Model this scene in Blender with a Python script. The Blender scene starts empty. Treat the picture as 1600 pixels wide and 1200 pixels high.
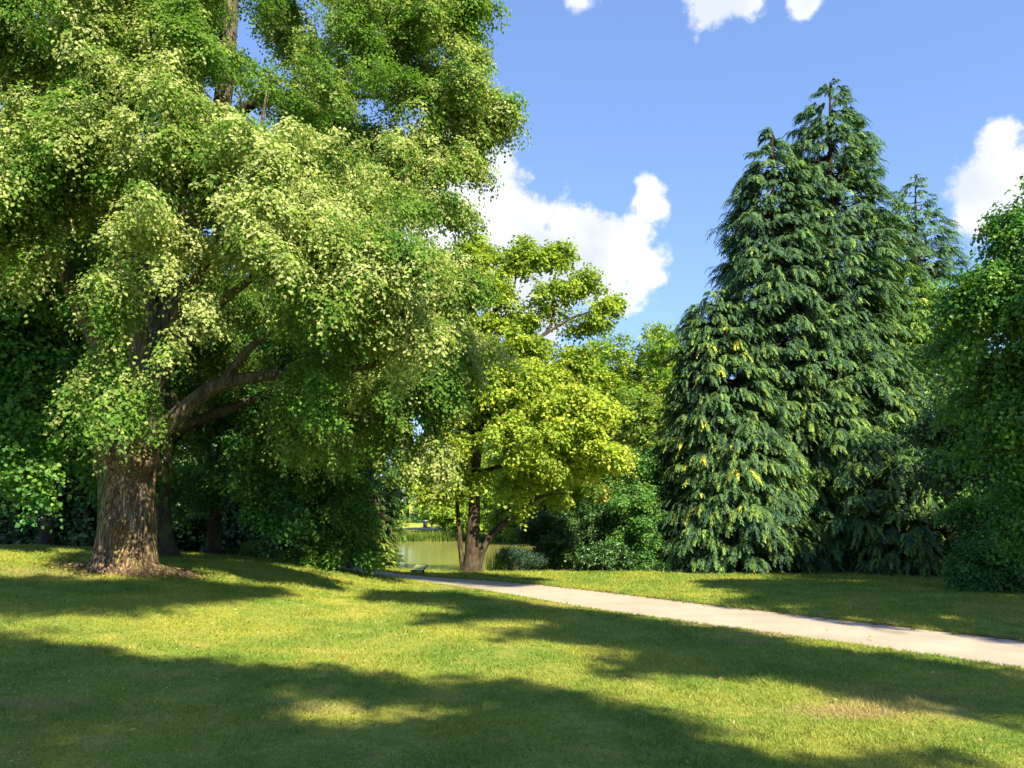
import bpy, math, random
import numpy as np
from math import radians, sin, cos, tan, pi, atan

# ------------------------------------------------------------------ camera, sky, sun, exposure
sc = bpy.context.scene
col = sc.collection
F = 1202.0                     # focal length in pixels of the 1600 px wide photograph
TH = atan(200.0 / F)           # upward tilt
EYE = 1.6
cd = bpy.data.cameras.new('camera'); cam = bpy.data.objects.new('camera', cd); col.objects.link(cam)
cd.sensor_width = 36; cd.lens = 36 * F / 1600; cd.clip_start = 0.05; cd.clip_end = 3000
cam.location = (0, 0, EYE); cam.rotation_euler = (radians(90) + TH, 0, 0)
sc.camera = cam
sc.view_settings.view_transform = 'Standard'; sc.view_settings.look = 'None'
sc.view_settings.gamma = 1; sc.view_settings.exposure = 1.93
try: sc.view_settings.use_curve_mapping = False
except Exception: pass
sc.cycles.max_bounces = 8; sc.cycles.diffuse_bounces = 5; sc.cycles.transmission_bounces = 4
sc.cycles.glossy_bounces = 2; sc.cycles.transparent_max_bounces = 8

SUN_EL = radians(41)
SXY = np.array([0.50, -0.866]); SXY = SXY / np.linalg.norm(SXY)
SUN = np.array([SXY[0] * cos(SUN_EL), SXY[1] * cos(SUN_EL), sin(SUN_EL)])
ld = bpy.data.lights.new('sun', 'SUN'); lo = bpy.data.objects.new('sun', ld); col.objects.link(lo)
ld.energy = 4.0; ld.angle = radians(0.53); ld.color = (1.0, 0.86, 0.60)
from mathutils import Vector
lo.rotation_euler = Vector(SUN).to_track_quat('Z', 'Y').to_euler()
lo.location = (30, -30, 60)


def ray(px, py):
    a, b = px - 800.0, 600.0 - py
    return np.array([a, F * cos(TH) - b * sin(TH), F * sin(TH) + b * cos(TH)])


def P(px, py, D):
    r = ray(px, py)
    return np.array([0, 0, EYE]) + r * (D / r[1])


def proj(x, y, z):
    dz = z - EYE
    fw = y * cos(TH) + dz * sin(TH); up = -y * sin(TH) + dz * cos(TH)
    return 800 + F * x / fw, 600 - F * up / fw


world = bpy.data.worlds.new('World'); sc.world = world; world.use_nodes = True
WN = world.node_tree; WN.nodes.clear()


def wn(t, **k):
    n = WN.nodes.new(t)
    for a, v in k.items(): setattr(n, a, v)
    return n


def build_world():
    L = WN.links.new
    out = wn('ShaderNodeOutputWorld'); bg = wn('ShaderNodeBackground'); L(bg.outputs[0], out.inputs[0])
    sky = wn('ShaderNodeTexSky', sky_type='NISHITA'); sky.sun_disc = False
    sky.sun_elevation = SUN_EL; sky.sun_rotation = math.atan2(SUN[0], SUN[1])
    sky.air_density = 1.0; sky.dust_density = 0.2; sky.ozone_density = 2.2
    bg.inputs['Strength'].default_value = 0.080
    tc = wn('ShaderNodeTexCoord')
    geo = tc.outputs['Generated']
    # cumulus: soft blobs in the sky's own directions, broken up by noise
    n1 = wn('ShaderNodeTexNoise'); n1.inputs['Scale'].default_value = 9; n1.inputs['Detail'].default_value = 9
    n1.inputs['Roughness'].default_value = 0.62
    L(geo, n1.inputs['Vector'])
    n3 = wn('ShaderNodeTexNoise'); n3.inputs['Scale'].default_value = 26; n3.inputs['Detail'].default_value = 9
    n3.inputs['Roughness'].default_value = 0.6
    L(geo, n3.inputs['Vector'])
    blobs = [(725, 290, 105), (790, 330, 80), (690, 340, 130), (690, 400, 110), (745, 270, 55), (830, 350, 50), (905, 365, 50), (790, 370, 85), (860, 390, 85), (930, 400, 70), (965, 385, 62),
             (1012, 320, 34), (1022, 292, 26), (985, 415, 55), (950, 450, 50),  (740, 280, 42), (990, 360, 40), (960, 425, 36), (800, 460, 80), (880, 440, 60),
             (1110, 8, 46), (1160, -10, 40), (1255, 5, 26), (905, -2, 26),
             (1600, 270, 95), (1545, 320, 58), (1570, 215, 55), (1540, 270, 50), (1660, 240, 110), (1520, 300, 44), (1520, 335, 40), (1640, 330, 80),
             (300, -300, 160), (1300, -500, 220), (-400, 100, 160), (2300, 100, 240), (2000, -300, 200)]
    acc = None
    for (px, py, r) in blobs:
        d = ray(px, py); d = d / np.linalg.norm(d)
        d2 = ray(px + r, py); d2 = d2 / np.linalg.norm(d2)
        ang = float(np.linalg.norm(d2 - d))
        v = wn('ShaderNodeVectorMath', operation='DISTANCE'); L(geo, v.inputs[0]); v.inputs[1].default_value = tuple(d)
        m = wn('ShaderNodeMath', operation='MULTIPLY_ADD'); L(v.outputs['Value'], m.inputs[0])
        m.inputs[1].default_value = -1.0 / ang; m.inputs[2].default_value = 1.0
        if acc is None: acc = m
        else:
            x = wn('ShaderNodeMath', operation='SMOOTH_MAX'); L(acc.outputs[0], x.inputs[0]); L(m.outputs[0], x.inputs[1])
            x.inputs[2].default_value = 0.25; acc = x
    clampm = wn('ShaderNodeMath', operation='MAXIMUM'); L(acc.outputs[0], clampm.inputs[0]); clampm.inputs[1].default_value = -2.0
    # mask = blob + (noise - .5) * k
    a1 = wn('ShaderNodeMath', operation='MULTIPLY_ADD'); L(n1.outputs['Fac'], a1.inputs[0]); a1.inputs[1].default_value = 2.2; a1.inputs[2].default_value = -0.98
    a2 = wn('ShaderNodeMath', operation='ADD'); L(clampm.outputs[0], a2.inputs[0]); L(a1.outputs[0], a2.inputs[1])
    a3 = wn('ShaderNodeMath', operation='MULTIPLY_ADD'); L(n3.outputs['Fac'], a3.inputs[0]); a3.inputs[1].default_value = 2.1; a3.inputs[2].default_value = -1.08
    a4 = wn('ShaderNodeMath', operation='ADD'); L(a2.outputs[0], a4.inputs[0]); L(a3.outputs[0], a4.inputs[1])
    mr = wn('ShaderNodeMapRange', interpolation_type='SMOOTHSTEP'); L(a4.outputs[0], mr.inputs['Value'])
    mr.inputs['From Min'].default_value = 0.0; mr.inputs['From Max'].default_value = 0.55
    # thin veil of high cirrus
    # cloud colour: bright with soft grey bellies
    n2 = wn('ShaderNodeTexNoise'); n2.inputs['Scale'].default_value = 6.5; n2.inputs['Detail'].default_value = 5
    mp = wn('ShaderNodeMapping'); L(geo, mp.inputs['Vector']); mp.inputs['Location'].default_value = (0.3, 0.1, 0.14)
    L(mp.outputs[0], n2.inputs['Vector'])
    cr = wn('ShaderNodeValToRGB'); L(n2.outputs['Fac'], cr.inputs[0])
    cr.color_ramp.elements[0].position = 0.42; cr.color_ramp.elements[0].color = (2.75, 2.95, 3.4, 1)
    cr.color_ramp.elements[1].position = 0.58; cr.color_ramp.elements[1].color = (3.75, 3.8, 3.9, 1)
    hs = wn('ShaderNodeMix', data_type='RGBA', blend_type='MULTIPLY'); hs.inputs['Factor'].default_value = 1.0
    gm = wn('ShaderNodeGamma'); gm.inputs['Gamma'].default_value = 0.65; L(sky.outputs[0], gm.inputs['Color'])
    L(gm.outputs[0], hs.inputs['A']); hs.inputs['B'].default_value = (0.86, 1.07, 1.5, 1)
    mix = wn('ShaderNodeMix', data_type='RGBA'); L(mr.outputs['Result'], mix.inputs['Factor'])
    L(hs.outputs['Result'], mix.inputs['A']); L(cr.outputs[0], mix.inputs['B'])
    L(mix.outputs['Result'], bg.inputs['Color'])
    world.cycles.sampling_method = 'MANUAL'; world.cycles.sample_map_resolution = 512


build_world()

# ------------------------------------------------------------------ small helpers
rng = np.random.default_rng(7)
random.seed(7)


def nrm(v):
    return v / np.maximum(np.linalg.norm(v, axis=-1, keepdims=True), 1e-9)


_ns = np.random.default_rng(99)
_K = [(nrm(_ns.normal(size=(10, 3))), _ns.uniform(0, 6.28, 10)) for _ in range(6)]


def noise3(p, scale=1.0, octv=3, seed=0):
    """cheap smooth noise in about -1..1 (sums of randomly turned sines)"""
    p = np.asarray(p, float) * scale + seed * 7.31
    out = np.zeros(p.shape[:-1]); amp = 1.0; tot = 0
    for o in range(octv):
        k, ph = _K[(o + seed) % 6]
        q = p * (2.03 ** o)
        w = np.sin(q @ k[:5].T + ph[:5] + 1.7 * np.sin(q @ k[5:].T * 0.9 + ph[5:]))
        out += amp * w.mean(-1) * 1.6; tot += amp; amp *= 0.5
    return out / tot


def sstep(a, b, x):
    t = np.clip((x - a) / (b - a), 0, 1); return t * t * (3 - 2 * t)


def mesh_obj(name, V, quads=None, tris=None, mat=None, parent=None, fcol=None, smooth=False):
    me = bpy.data.meshes.new(name)
    V = np.asarray(V, np.float32)
    nq = 0 if quads is None else len(quads); nt = 0 if tris is None else len(tris)
    me.vertices.add(len(V)); me.vertices.foreach_set('co', V.ravel())
    loops = np.concatenate(([np.asarray(quads, np.int32).ravel()] if nq else []) + ([np.asarray(tris, np.int32).ravel()] if nt else []))
    me.loops.add(len(loops)); me.loops.foreach_set('vertex_index', loops)
    me.polygons.add(nq + nt)
    st = np.concatenate([np.arange(nq) * 4, nq * 4 + np.arange(nt) * 3]).astype(np.int32)
    me.polygons.foreach_set('loop_start', st)
    if smooth: me.polygons.foreach_set('use_smooth', np.ones(nq + nt, bool))
    me.update(calc_edges=True)
    if fcol is not None:
        a = me.attributes.new('tint', 'FLOAT_COLOR', 'FACE')
        c = np.ones((nq + nt, 4), np.float32); c[:, :3] = fcol
        a.data.foreach_set('color', c.ravel())
    if mat: me.materials.append(mat)
    o = bpy.data.objects.new(name, me); col.objects.link(o)
    if parent is not None:
        o.parent = parent
        o.location = -np.array(parent.location)      # meshes are written in world metres
    return o


def thing(name, label, cat, loc, group=None):
    o = bpy.data.objects.new(name, None); col.objects.link(o)
    o.empty_display_size = 0.3
    o.location = tuple(float(v) for v in loc)
    o['label'] = label; o['category'] = cat
    if group: o['group'] = group
    return o


def kind(o, k): o['kind'] = k; return o


def mat_new(name):
    m = bpy.data.materials.new(name); m.use_nodes = True
    nt = m.node_tree; nt.nodes.clear()
    out = nt.nodes.new('ShaderNodeOutputMaterial')
    return m, nt, out


def leaf_mat(name, trans=0.35, rough=0.45, spec=0.4, back=None, tboost=(1.1, 1.25, 0.55), backfac=0.75):
    m, nt, out = mat_new(name); L = nt.links.new
    at = nt.nodes.new('ShaderNodeAttribute'); at.attribute_name = 'tint'
    pb = nt.nodes.new('ShaderNodeBsdfPrincipled'); pb.inputs['Roughness'].default_value = rough
    pb.inputs['Specular IOR Level'].default_value = spec
    tr = nt.nodes.new('ShaderNodeBsdfTranslucent')
    mx = nt.nodes.new('ShaderNodeMixShader'); mx.inputs[0].default_value = trans
    src = at.outputs['Color']
    if back is not None:
        g = nt.nodes.new('ShaderNodeNewGeometry')
        mm = nt.nodes.new('ShaderNodeMath'); mm.operation = 'MULTIPLY'; L(g.outputs['Backfacing'], mm.inputs[0]); mm.inputs[1].default_value = backfac
        c = nt.nodes.new('ShaderNodeMix'); c.data_type = 'RGBA'; L(mm.outputs[0], c.inputs['Factor'])
        L(src, c.inputs['A']); c.inputs['B'].default_value = (*back, 1); L(c.outputs['Result'], pb.inputs['Base Color'])
    else:
        L(src, pb.inputs['Base Color'])
    tm = nt.nodes.new('ShaderNodeMix'); tm.data_type = 'RGBA'; tm.blend_type = 'MULTIPLY'; tm.inputs['Factor'].default_value = 1
    L(src, tm.inputs['A']); tm.inputs['B'].default_value = (*tboost, 1)
    L(tm.outputs['Result'], tr.inputs['Color'])
    L(pb.outputs[0], mx.inputs[1]); L(tr.outputs[0], mx.inputs[2]); L(mx.outputs[0], out.inputs[0])
    return m


def bark_mat(name, c1, c2, moss=None, moss_amt=0.0, scale=6.0, bump=0.4, spots=None):
    """spots: list of (world centre, radius, colour) for lichen patches of their own shape"""
    m, nt, out = mat_new(name); L = nt.links.new; N = nt.nodes.new
    pb = N('ShaderNodeBsdfPrincipled'); pb.inputs['Roughness'].default_value = 0.9; pb.inputs['Specular IOR Level'].default_value = 0.15
    g = N('ShaderNodeNewGeometry')
    mp = N('ShaderNodeMapping'); L(g.outputs['Position'], mp.inputs['Vector']); mp.inputs['Scale'].default_value = (1, 1, 0.22)
    n1 = N('ShaderNodeTexNoise'); n1.inputs['Scale'].default_value = scale * 2.2; n1.inputs['Detail'].default_value = 8; n1.inputs['Roughness'].default_value = 0.65
    L(mp.outputs[0], n1.inputs['Vector'])
    mp2 = N('ShaderNodeMapping'); L(g.outputs['Position'], mp2.inputs['Vector']); mp2.inputs['Scale'].default_value = (1, 1, 0.16)
    v = N('ShaderNodeTexNoise'); v.inputs['Scale'].default_value = scale * 3.2; v.inputs['Detail'].default_value = 5; v.inputs['Roughness'].default_value = .6; v.inputs['Distortion'].default_value = .5
    L(mp2.outputs[0], v.inputs['Vector'])
    vs = N('ShaderNodeMath'); vs.operation = 'SUBTRACT'; L(v.outputs['Fac'], vs.inputs[0]); vs.inputs[1].default_value = .5
    va = N('ShaderNodeMath'); va.operation = 'ABSOLUTE'; L(vs.outputs[0], va.inputs[0])
    cr = N('ShaderNodeValToRGB'); L(n1.outputs['Fac'], cr.inputs[0])
    cr.color_ramp.elements[0].position = 0.33; cr.color_ramp.elements[0].color = (*c1, 1)
    cr.color_ramp.elements[1].position = 0.68; cr.color_ramp.elements[1].color = (*c2, 1)
    last = cr.outputs[0]
    crk = N('ShaderNodeMapRange'); L(va.outputs[0], crk.inputs['Value']); crk.inputs['From Max'].default_value = 0.085
    crk.inputs['To Min'].default_value = 0.30; crk.inputs['To Max'].default_value = 1
    mc = N('ShaderNodeMix'); mc.data_type = 'RGBA'; mc.blend_type = 'MULTIPLY'; mc.inputs['Factor'].default_value = 1
    L(last, mc.inputs['A']); L(crk.outputs[0], mc.inputs['B']); last = mc.outputs['Result']
    if moss:
        n2 = N('ShaderNodeTexNoise'); n2.inputs['Scale'].default_value = 2.2; n2.inputs['Detail'].default_value = 6
        L(g.outputs['Position'], n2.inputs['Vector'])
        r2 = N('ShaderNodeMapRange'); L(n2.outputs['Fac'], r2.inputs['Value']); r2.inputs['From Min'].default_value = 0.62 - moss_amt * .3
        r2.inputs['From Max'].default_value = 0.75 - moss_amt * .3
        m2 = N('ShaderNodeMix'); m2.data_type = 'RGBA'; L(r2.outputs[0], m2.inputs['Factor']); L(last, m2.inputs['A']); m2.inputs['B'].default_value = (*moss, 1)
        last = m2.outputs['Result']
    for (c, r, cc) in (spots or []):
        d = N('ShaderNodeVectorMath'); d.operation = 'SUBTRACT'; L(g.outputs['Position'], d.inputs[0]); d.inputs[1].default_value = tuple(c)
        s = N('ShaderNodeVectorMath'); s.operation = 'MULTIPLY'; L(d.outputs[0], s.inputs[0]); s.inputs[1].default_value = (1 / r[0], 1 / r[1], 1 / r[2])
        l = N('ShaderNodeVectorMath'); l.operation = 'LENGTH'; L(s.outputs[0], l.inputs[0])
        a = N('ShaderNodeMath'); a.operation = 'MULTIPLY_ADD'; L(n1.outputs['Fac'], a.inputs[0]); a.inputs[1].default_value = 0.9; L(l.outputs['Value'], a.inputs[2])
        mr = N('ShaderNodeMapRange'); L(a.outputs[0], mr.inputs['Value']); mr.inputs['From Min'].default_value = 1.55; mr.inputs['From Max'].default_value = 1.3
        mx = N('ShaderNodeMix'); mx.data_type = 'RGBA'; L(mr.outputs[0], mx.inputs['Factor']); L(last, mx.inputs['A'])
        mm = N('ShaderNodeMix'); mm.data_type = 'RGBA'; mm.blend_type = 'MULTIPLY'; mm.inputs['Factor'].default_value = 1; mm.inputs['A'].default_value = (*cc, 1)
        L(crk.outputs[0], mm.inputs['B']); L(mm.outputs['Result'], mx.inputs['B']); last = mx.outputs['Result']
    L(last, pb.inputs['Base Color'])
    bp = N('ShaderNodeBump'); bp.inputs['Strength'].default_value = bump; bp.inputs['Distance'].default_value = 0.05
    ad = N('ShaderNodeMath'); ad.operation = 'ADD'; L(n1.outputs['Fac'], ad.inputs[0]); L(crk.outputs[0], ad.inputs[1])
    L(ad.outputs[0], bp.inputs['Height']); L(bp.outputs[0], pb.inputs['Normal'])
    L(pb.outputs[0], out.inputs[0])
    return m


def simple_mat(name, c, rough=0.7, metal=0.0, nscale=20, var=0.15):
    m, nt, out = mat_new(name); L = nt.links.new; N = nt.nodes.new
    pb = N('ShaderNodeBsdfPrincipled'); pb.inputs['Roughness'].default_value = rough; pb.inputs['Metallic'].default_value = metal
    g = N('ShaderNodeNewGeometry'); n1 = N('ShaderNodeTexNoise'); n1.inputs['Scale'].default_value = nscale; n1.inputs['Detail'].default_value = 5
    L(g.outputs['Position'], n1.inputs['Vector'])
    cr = N('ShaderNodeValToRGB'); L(n1.outputs['Fac'], cr.inputs[0])
    cr.color_ramp.elements[0].position = .3; cr.color_ramp.elements[0].color = (*[x * (1 - var) for x in c], 1)
    cr.color_ramp.elements[1].position = .7; cr.color_ramp.elements[1].color = (*[min(1, x * (1 + var)) for x in c], 1)
    L(cr.outputs[0], pb.inputs['Base Color']); L(pb.outputs[0], out.inputs[0])
    return m


# ------------------------------------------------------------------ terrain
WATER_Z = -1.2


def base_h(x, y):
    x = np.asarray(x, float); y = np.asarray(y, float)
    h = -0.02 * np.clip(y, -40, 29)
    h = h + 1.15 * np.exp(-.5 * ((x + 15) / 7.5) ** 2 - .5 * ((y - 19.5) / 9.0) ** 2) * (1 - .95 * sstep(-6.5, -1.5, x))
    h = h + 0.10 * np.exp(-.5 * ((x - 9) / 5) ** 2 - .5 * ((y - 21) / 5) ** 2)
    # pond basin: shore curves, wide behind the catalpa
    near = 32.5 + 0.9 * np.sin(x * 0.21 + 1) + 0.10 * np.maximum(x - 8, 0) + 0.4 * np.maximum(-x - 10, 0)
    far = 77 + 1.2 * np.sin(x * 0.13) + 0.02 * np.abs(x)
    h = h - 0.05 * sstep(0, 3, y - 28.3) * np.clip(y - 28.3, 0, 4)
    h = h - 1.25 * sstep(near - 1.5, near + 5.0, y)
    h = h + 0.75 * sstep(far - 1.2, far + 1.0, y) + 0.0235 * np.clip(y - far, 0, 30) + 0.045 * np.clip(y - far - 30, 0, 120)
    h = h + 3.0 * sstep(260, 700, y)
    h = h + 1.4 * sstep(20, 45, np.abs(x + 2) - 0.02 * y) * sstep(30, 38, y) * (1 - sstep(72, 80, y))
    h = h + 1.5 * sstep(3.0 + .02 * (y - 40), 6.5, x) * sstep(31, 37, y) * (1 - sstep(72, 80, y)) * (1 - .9 * sstep(20, 30, x))
    h = h + 0.02 * noise3(np.stack([x, y, 0 * x], -1), 0.45, 2, 1) * (1 - sstep(40, 80, y))
    return h


def G(px, py, hf=base_h, far=28.2):
    """where the view ray through a photo pixel meets the lawn"""
    r = ray(px, py); r = r / r[1]
    ys = np.linspace(2.5, far, 3000)
    d = (EYE + r[2] * ys) - hf(r[0] * ys, ys)
    k = np.argmax(d < 0) if (d < 0).any() else len(ys) - 1
    y = ys[k]
    return np.array([r[0] * y, y, float(hf(r[0] * y, y))])


far_edge = [(1600, 1000), (1400, 978), (1200, 957), (1100, 947), (1000, 935), (900, 922), (800, 910.5), (700, 903), (640, 898), (585, 892)]
near_edge = [(1600, 1043), (1400, 1013), (1200, 985), (1050, 962.5), (950, 948.5), (850, 933), (750, 917.5), (680, 908), (620, 900.5), (572, 895.5)]
A = np.array([G(*p)[:2] for p in far_edge]); B = np.array([G(*p)[:2] for p in near_edge])
# resample both edges on the distance down the path and find the centre line
cen = []
for p in A:
    q = B[np.argmin(np.linalg.norm(B - p, axis=1))]
    seg = [B[i] + (B[i + 1] - B[i]) * t for i in range(len(B) - 1) for t in np.linspace(0, 1, 20)]
    seg = np.array(seg); q = seg[np.argmin(np.linalg.norm(seg - p, axis=1))]
    cen.append((p + q) / 2)
cen = np.array(cen)
d0 = cen[0] - cen[2]; d0 = d0 / np.linalg.norm(d0)
ext1 = [cen[0] + d0 * k for k in (24, 16, 10, 6, 3)]
last = cen[-1]
ext2 = [last + np.array([-1.3, 1.0]), last + np.array([-3.6, 2.2]), last + np.array([-8, 3.2]), last + np.array([-15, 3.8]), last + np.array([-26, 3.5])]
cen = np.array(ext1 + list(cen) + ext2)


def smooth_line(c, n=160):
    s = np.concatenate([[0], np.cumsum(np.linalg.norm(np.diff(c, axis=0), axis=1))])
    t = np.linspace(0, s[-1], n)
    o = np.stack([np.interp(t, s, c[:, i]) for i in range(c.shape[1])], 1)
    for _ in range(6): o[1:-1] = (o[:-2] + 2 * o[1:-1] + o[2:]) / 4
    return o


PATHC = smooth_line(cen, 220)
PATH_HW = 1.17


def path_dist(x, y):
    x = np.asarray(x, float); y = np.asarray(y, float)
    sh = x.shape; q = np.stack([x.ravel(), y.ravel()], 1)
    out = np.full(len(q), 99.0)
    sel = np.where((q[:, 1] > -25) & (q[:, 1] < 40) & (np.abs(q[:, 0]) < 45))[0]
    a = PATHC[:-1]; b = PATHC[1:]; ab = b - a; L2 = (ab ** 2).sum(1)
    for i in range(0, len(sel), 20000):
        s = sel[i:i + 20000]; p = q[s]
        t = np.clip(((p[:, None] - a) * ab).sum(2) / L2, 0, 1)
        dd = np.linalg.norm(p[:, None] - (a + t[..., None] * ab), axis=2)
        out[s] = dd.min(1)
    return out.reshape(sh)


def ground_h(x, y, pd=None):
    if pd is None: pd = path_dist(x, y)
    return base_h(x, y) - 0.055 * (1 - sstep(PATH_HW - 0.02, PATH_HW + 0.10, pd))


def dirt_spots():
    L = []
    def add(px, py, rx, ry, s): g = G(px, py); L.append((g[0], g[1], rx, ry, s))
    add(1330, 1112, 0.65, 0.36, 0.75); add(1390, 1092, .9, .5, .45); add(500, 1108, .55, .35, .45); add(50, 1100, .6, .3, .45)
    add(1215, 990, 0.8, 0.5, .8); add(1120, 975, 1.2, .4, .6); add(730, 920, 1.3, 0.7, .55); add(900, 945, 2.2, .6, .4)
    add(1170, 1003, .7, .3, .5); add(1450, 1110, .7, .3, .35); add(60, 895, 1.5, .8, .4)
    return L


SPOTS = dirt_spots()
TRUNK1 = G(197, 893)


def ground_material(name, blade=False):
    m, nt, out = mat_new(name); L = nt.links.new; N = nt.nodes.new
    pb = N('ShaderNodeBsdfPrincipled'); pb.inputs['Roughness'].default_value = 0.75 if not blade else .5
    pb.inputs['Specular IOR Level'].default_value = 0.1 if not blade else .3
    g = N('ShaderNodeNewGeometry'); pos = g.outputs['Position']
    def noise(scale, detail=5, rough=.55, stretch=None):
        n = N('ShaderNodeTexNoise'); n.inputs['Scale'].default_value = scale; n.inputs['Detail'].default_value = detail; n.inputs['Roughness'].default_value = rough
        if stretch:
            mp = N('ShaderNodeMapping'); L(pos, mp.inputs[0]); mp.inputs['Scale'].default_value = stretch; L(mp.outputs[0], n.inputs['Vector'])
        else: L(pos, n.inputs['Vector'])
        return n.outputs['Fac']
    def mixc(f, a, b, bt='MIX'):
        x = N('ShaderNodeMix'); x.data_type = 'RGBA'; x.blend_type = bt
        if isinstance(f, float): x.inputs['Factor'].default_value = f
        else: L(f, x.inputs['Factor'])
        for k, v in (('A', a), ('B', b)):
            if isinstance(v, tuple): x.inputs[k].default_value = (*v, 1)
            else: L(v, x.inputs[k])
        return x.outputs['Result']
    def rng_(v, a, b, c=0., d=1.):
        x = N('ShaderNodeMapRange'); L(v, x.inputs['Value']); x.inputs['From Min'].default_value = a; x.inputs['From Max'].default_value = b
        x.inputs['To Min'].default_value = c; x.inputs['To Max'].default_value = d; return x.outputs[0]
    green, lime, straw = (0.155, 0.295, 0.032), (0.37, 0.41, 0.055), (0.62, 0.53, 0.14)
    c = mixc(rng_(noise(0.55, 4), .38, .62), green, lime)
    c = mixc(rng_(noise(1.7, 6, .65), .50, .74, 0, .75), c, straw)
    c = mixc(rng_(noise(14, 4, .7), .40, .66, 0, .5), c, straw if not blade else (0.24, 0.25, 0.05))
    c = c if not blade else mixc(rng_(noise(130, 2, .8), .42, .62, 0, .75), c, (0.045, 0.10, 0.012))
    if not blade:
        fine = rng_(noise(75, 3, .7), .36, .64, .35, 1.15)
        fc = N('ShaderNodeCombineColor')
        for i in range(3): L(fine, fc.inputs[i])
        c = mixc(1.0, c, fc.outputs[0], 'MULTIPLY')
    # bare and dry patches with their own outlines
    dirtc = (0.30, 0.215, 0.12) if not blade else (0.36, 0.28, 0.12)
    nz = noise(5.5, 7, .7)
    pts = [(x, y, rx, ry, s, dirtc) for (x, y, rx, ry, s) in SPOTS]
    pts.append((TRUNK1[0] + .1, TRUNK1[1], 1.6, .8, 1.0, (0.20, 0.115, 0.06)))
    pts.append((-15.6, 24.5, 3.4, 1.3, 1.0, (0.17, 0.09, 0.055)))
    for (x, y, rx, ry, s, cc) in pts:
        d = N('ShaderNodeVectorMath'); d.operation = 'SUBTRACT'; L(pos, d.inputs[0]); d.inputs[1].default_value = (x, y, 0)
        q = N('ShaderNodeVectorMath'); q.operation = 'MULTIPLY'; L(d.outputs[0], q.inputs[0]); q.inputs[1].default_value = (1 / rx, 1 / ry, 0)
        l = N('ShaderNodeVectorMath'); l.operation = 'LENGTH'; L(q.outputs[0], l.inputs[0])
        a = N('ShaderNodeMath'); a.operation = 'MULTIPLY_ADD'; L(nz, a.inputs[0]); a.inputs[1].default_value = 1.9; L(l.outputs['Value'], a.inputs[2])
        c = mixc(rng_(a.outputs[0], 2.0, 1.3, 0, s), c, cc)
    if not blade:
        pa = N('ShaderNodeAttribute'); pa.attribute_name = 'pd'
        ea = N('ShaderNodeMath'); ea.operation = 'MULTIPLY_ADD'; L(nz, ea.inputs[0]); ea.inputs[1].default_value = .5; L(pa.outputs['Fac'], ea.inputs[2])
        c = mixc(rng_(ea.outputs[0], PATH_HW + .42, PATH_HW + .30), c, (0.13, 0.075, 0.045))
    L(c, pb.inputs['Base Color'])
    if blade:
        tr = N('ShaderNodeBsdfTranslucent'); L(c, tr.inputs['Color'])
        mx = N('ShaderNodeMixShader'); mx.inputs[0].default_value = 0.3
        L(pb.outputs[0], mx.inputs[1]); L(tr.outputs[0], mx.inputs[2]); L(mx.outputs[0], out.inputs[0])
    else:
        bp = N('ShaderNodeBump'); bp.inputs['Strength'].default_value = .9; bp.inputs['Distance'].default_value = 0.04
        L(noise(45, 5, .75), bp.inputs['Height']); L(bp.outputs[0], pb.inputs['Normal'])
        L(pb.outputs[0], out.inputs[0])
    return m


def grid_lines(lo, hi, n, dense, c=0.0):
    t = np.linspace(-1, 1, n); k = 5.0
    s = np.sinh(k * t) / np.sinh(k)
    s = 0.0 * t + s * (1 - dense) + t * dense
    return np.where(s < 0, c + s * (c - lo), c + s * (hi - c))


def build_ground():
    xs = np.unique(np.concatenate([np.linspace(-26, 26, 520), -26 - 700 * np.linspace(0, 1, 60)[1:] ** 2.2, 26 + 700 * np.linspace(0, 1, 60)[1:] ** 2.2]))
    ys = np.unique(np.concatenate([-20 - 400 * np.linspace(0, 1, 30)[1:] ** 2, np.linspace(-20, 0, 60), np.linspace(0, 42, 480), np.linspace(42, 100, 120), 100 + 1300 * np.linspace(0, 1, 60)[1:] ** 2]))
    X, Y = np.meshgrid(xs, ys)
    Z = ground_h(X, Y)
    V = np.stack([X, Y, Z], -1).reshape(-1, 3)
    nx, ny = len(xs), len(ys)
    i = (np.arange(ny - 1)[:, None] * nx + np.arange(nx - 1)[None]).ravel()
    Q = np.stack([i, i + 1, i + nx + 1, i + nx], 1)
    o = mesh_obj('ground', V, Q, mat=ground_material('lawn_ground'), smooth=True)
    at_ = o.data.attributes.new('pd', 'FLOAT', 'POINT'); at_.data.foreach_set('value', path_dist(X, Y).ravel().astype(np.float32))
    kind(o, 'structure'); o['label'] = 'mown lawn rolling down to the pond'


build_ground()


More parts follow.
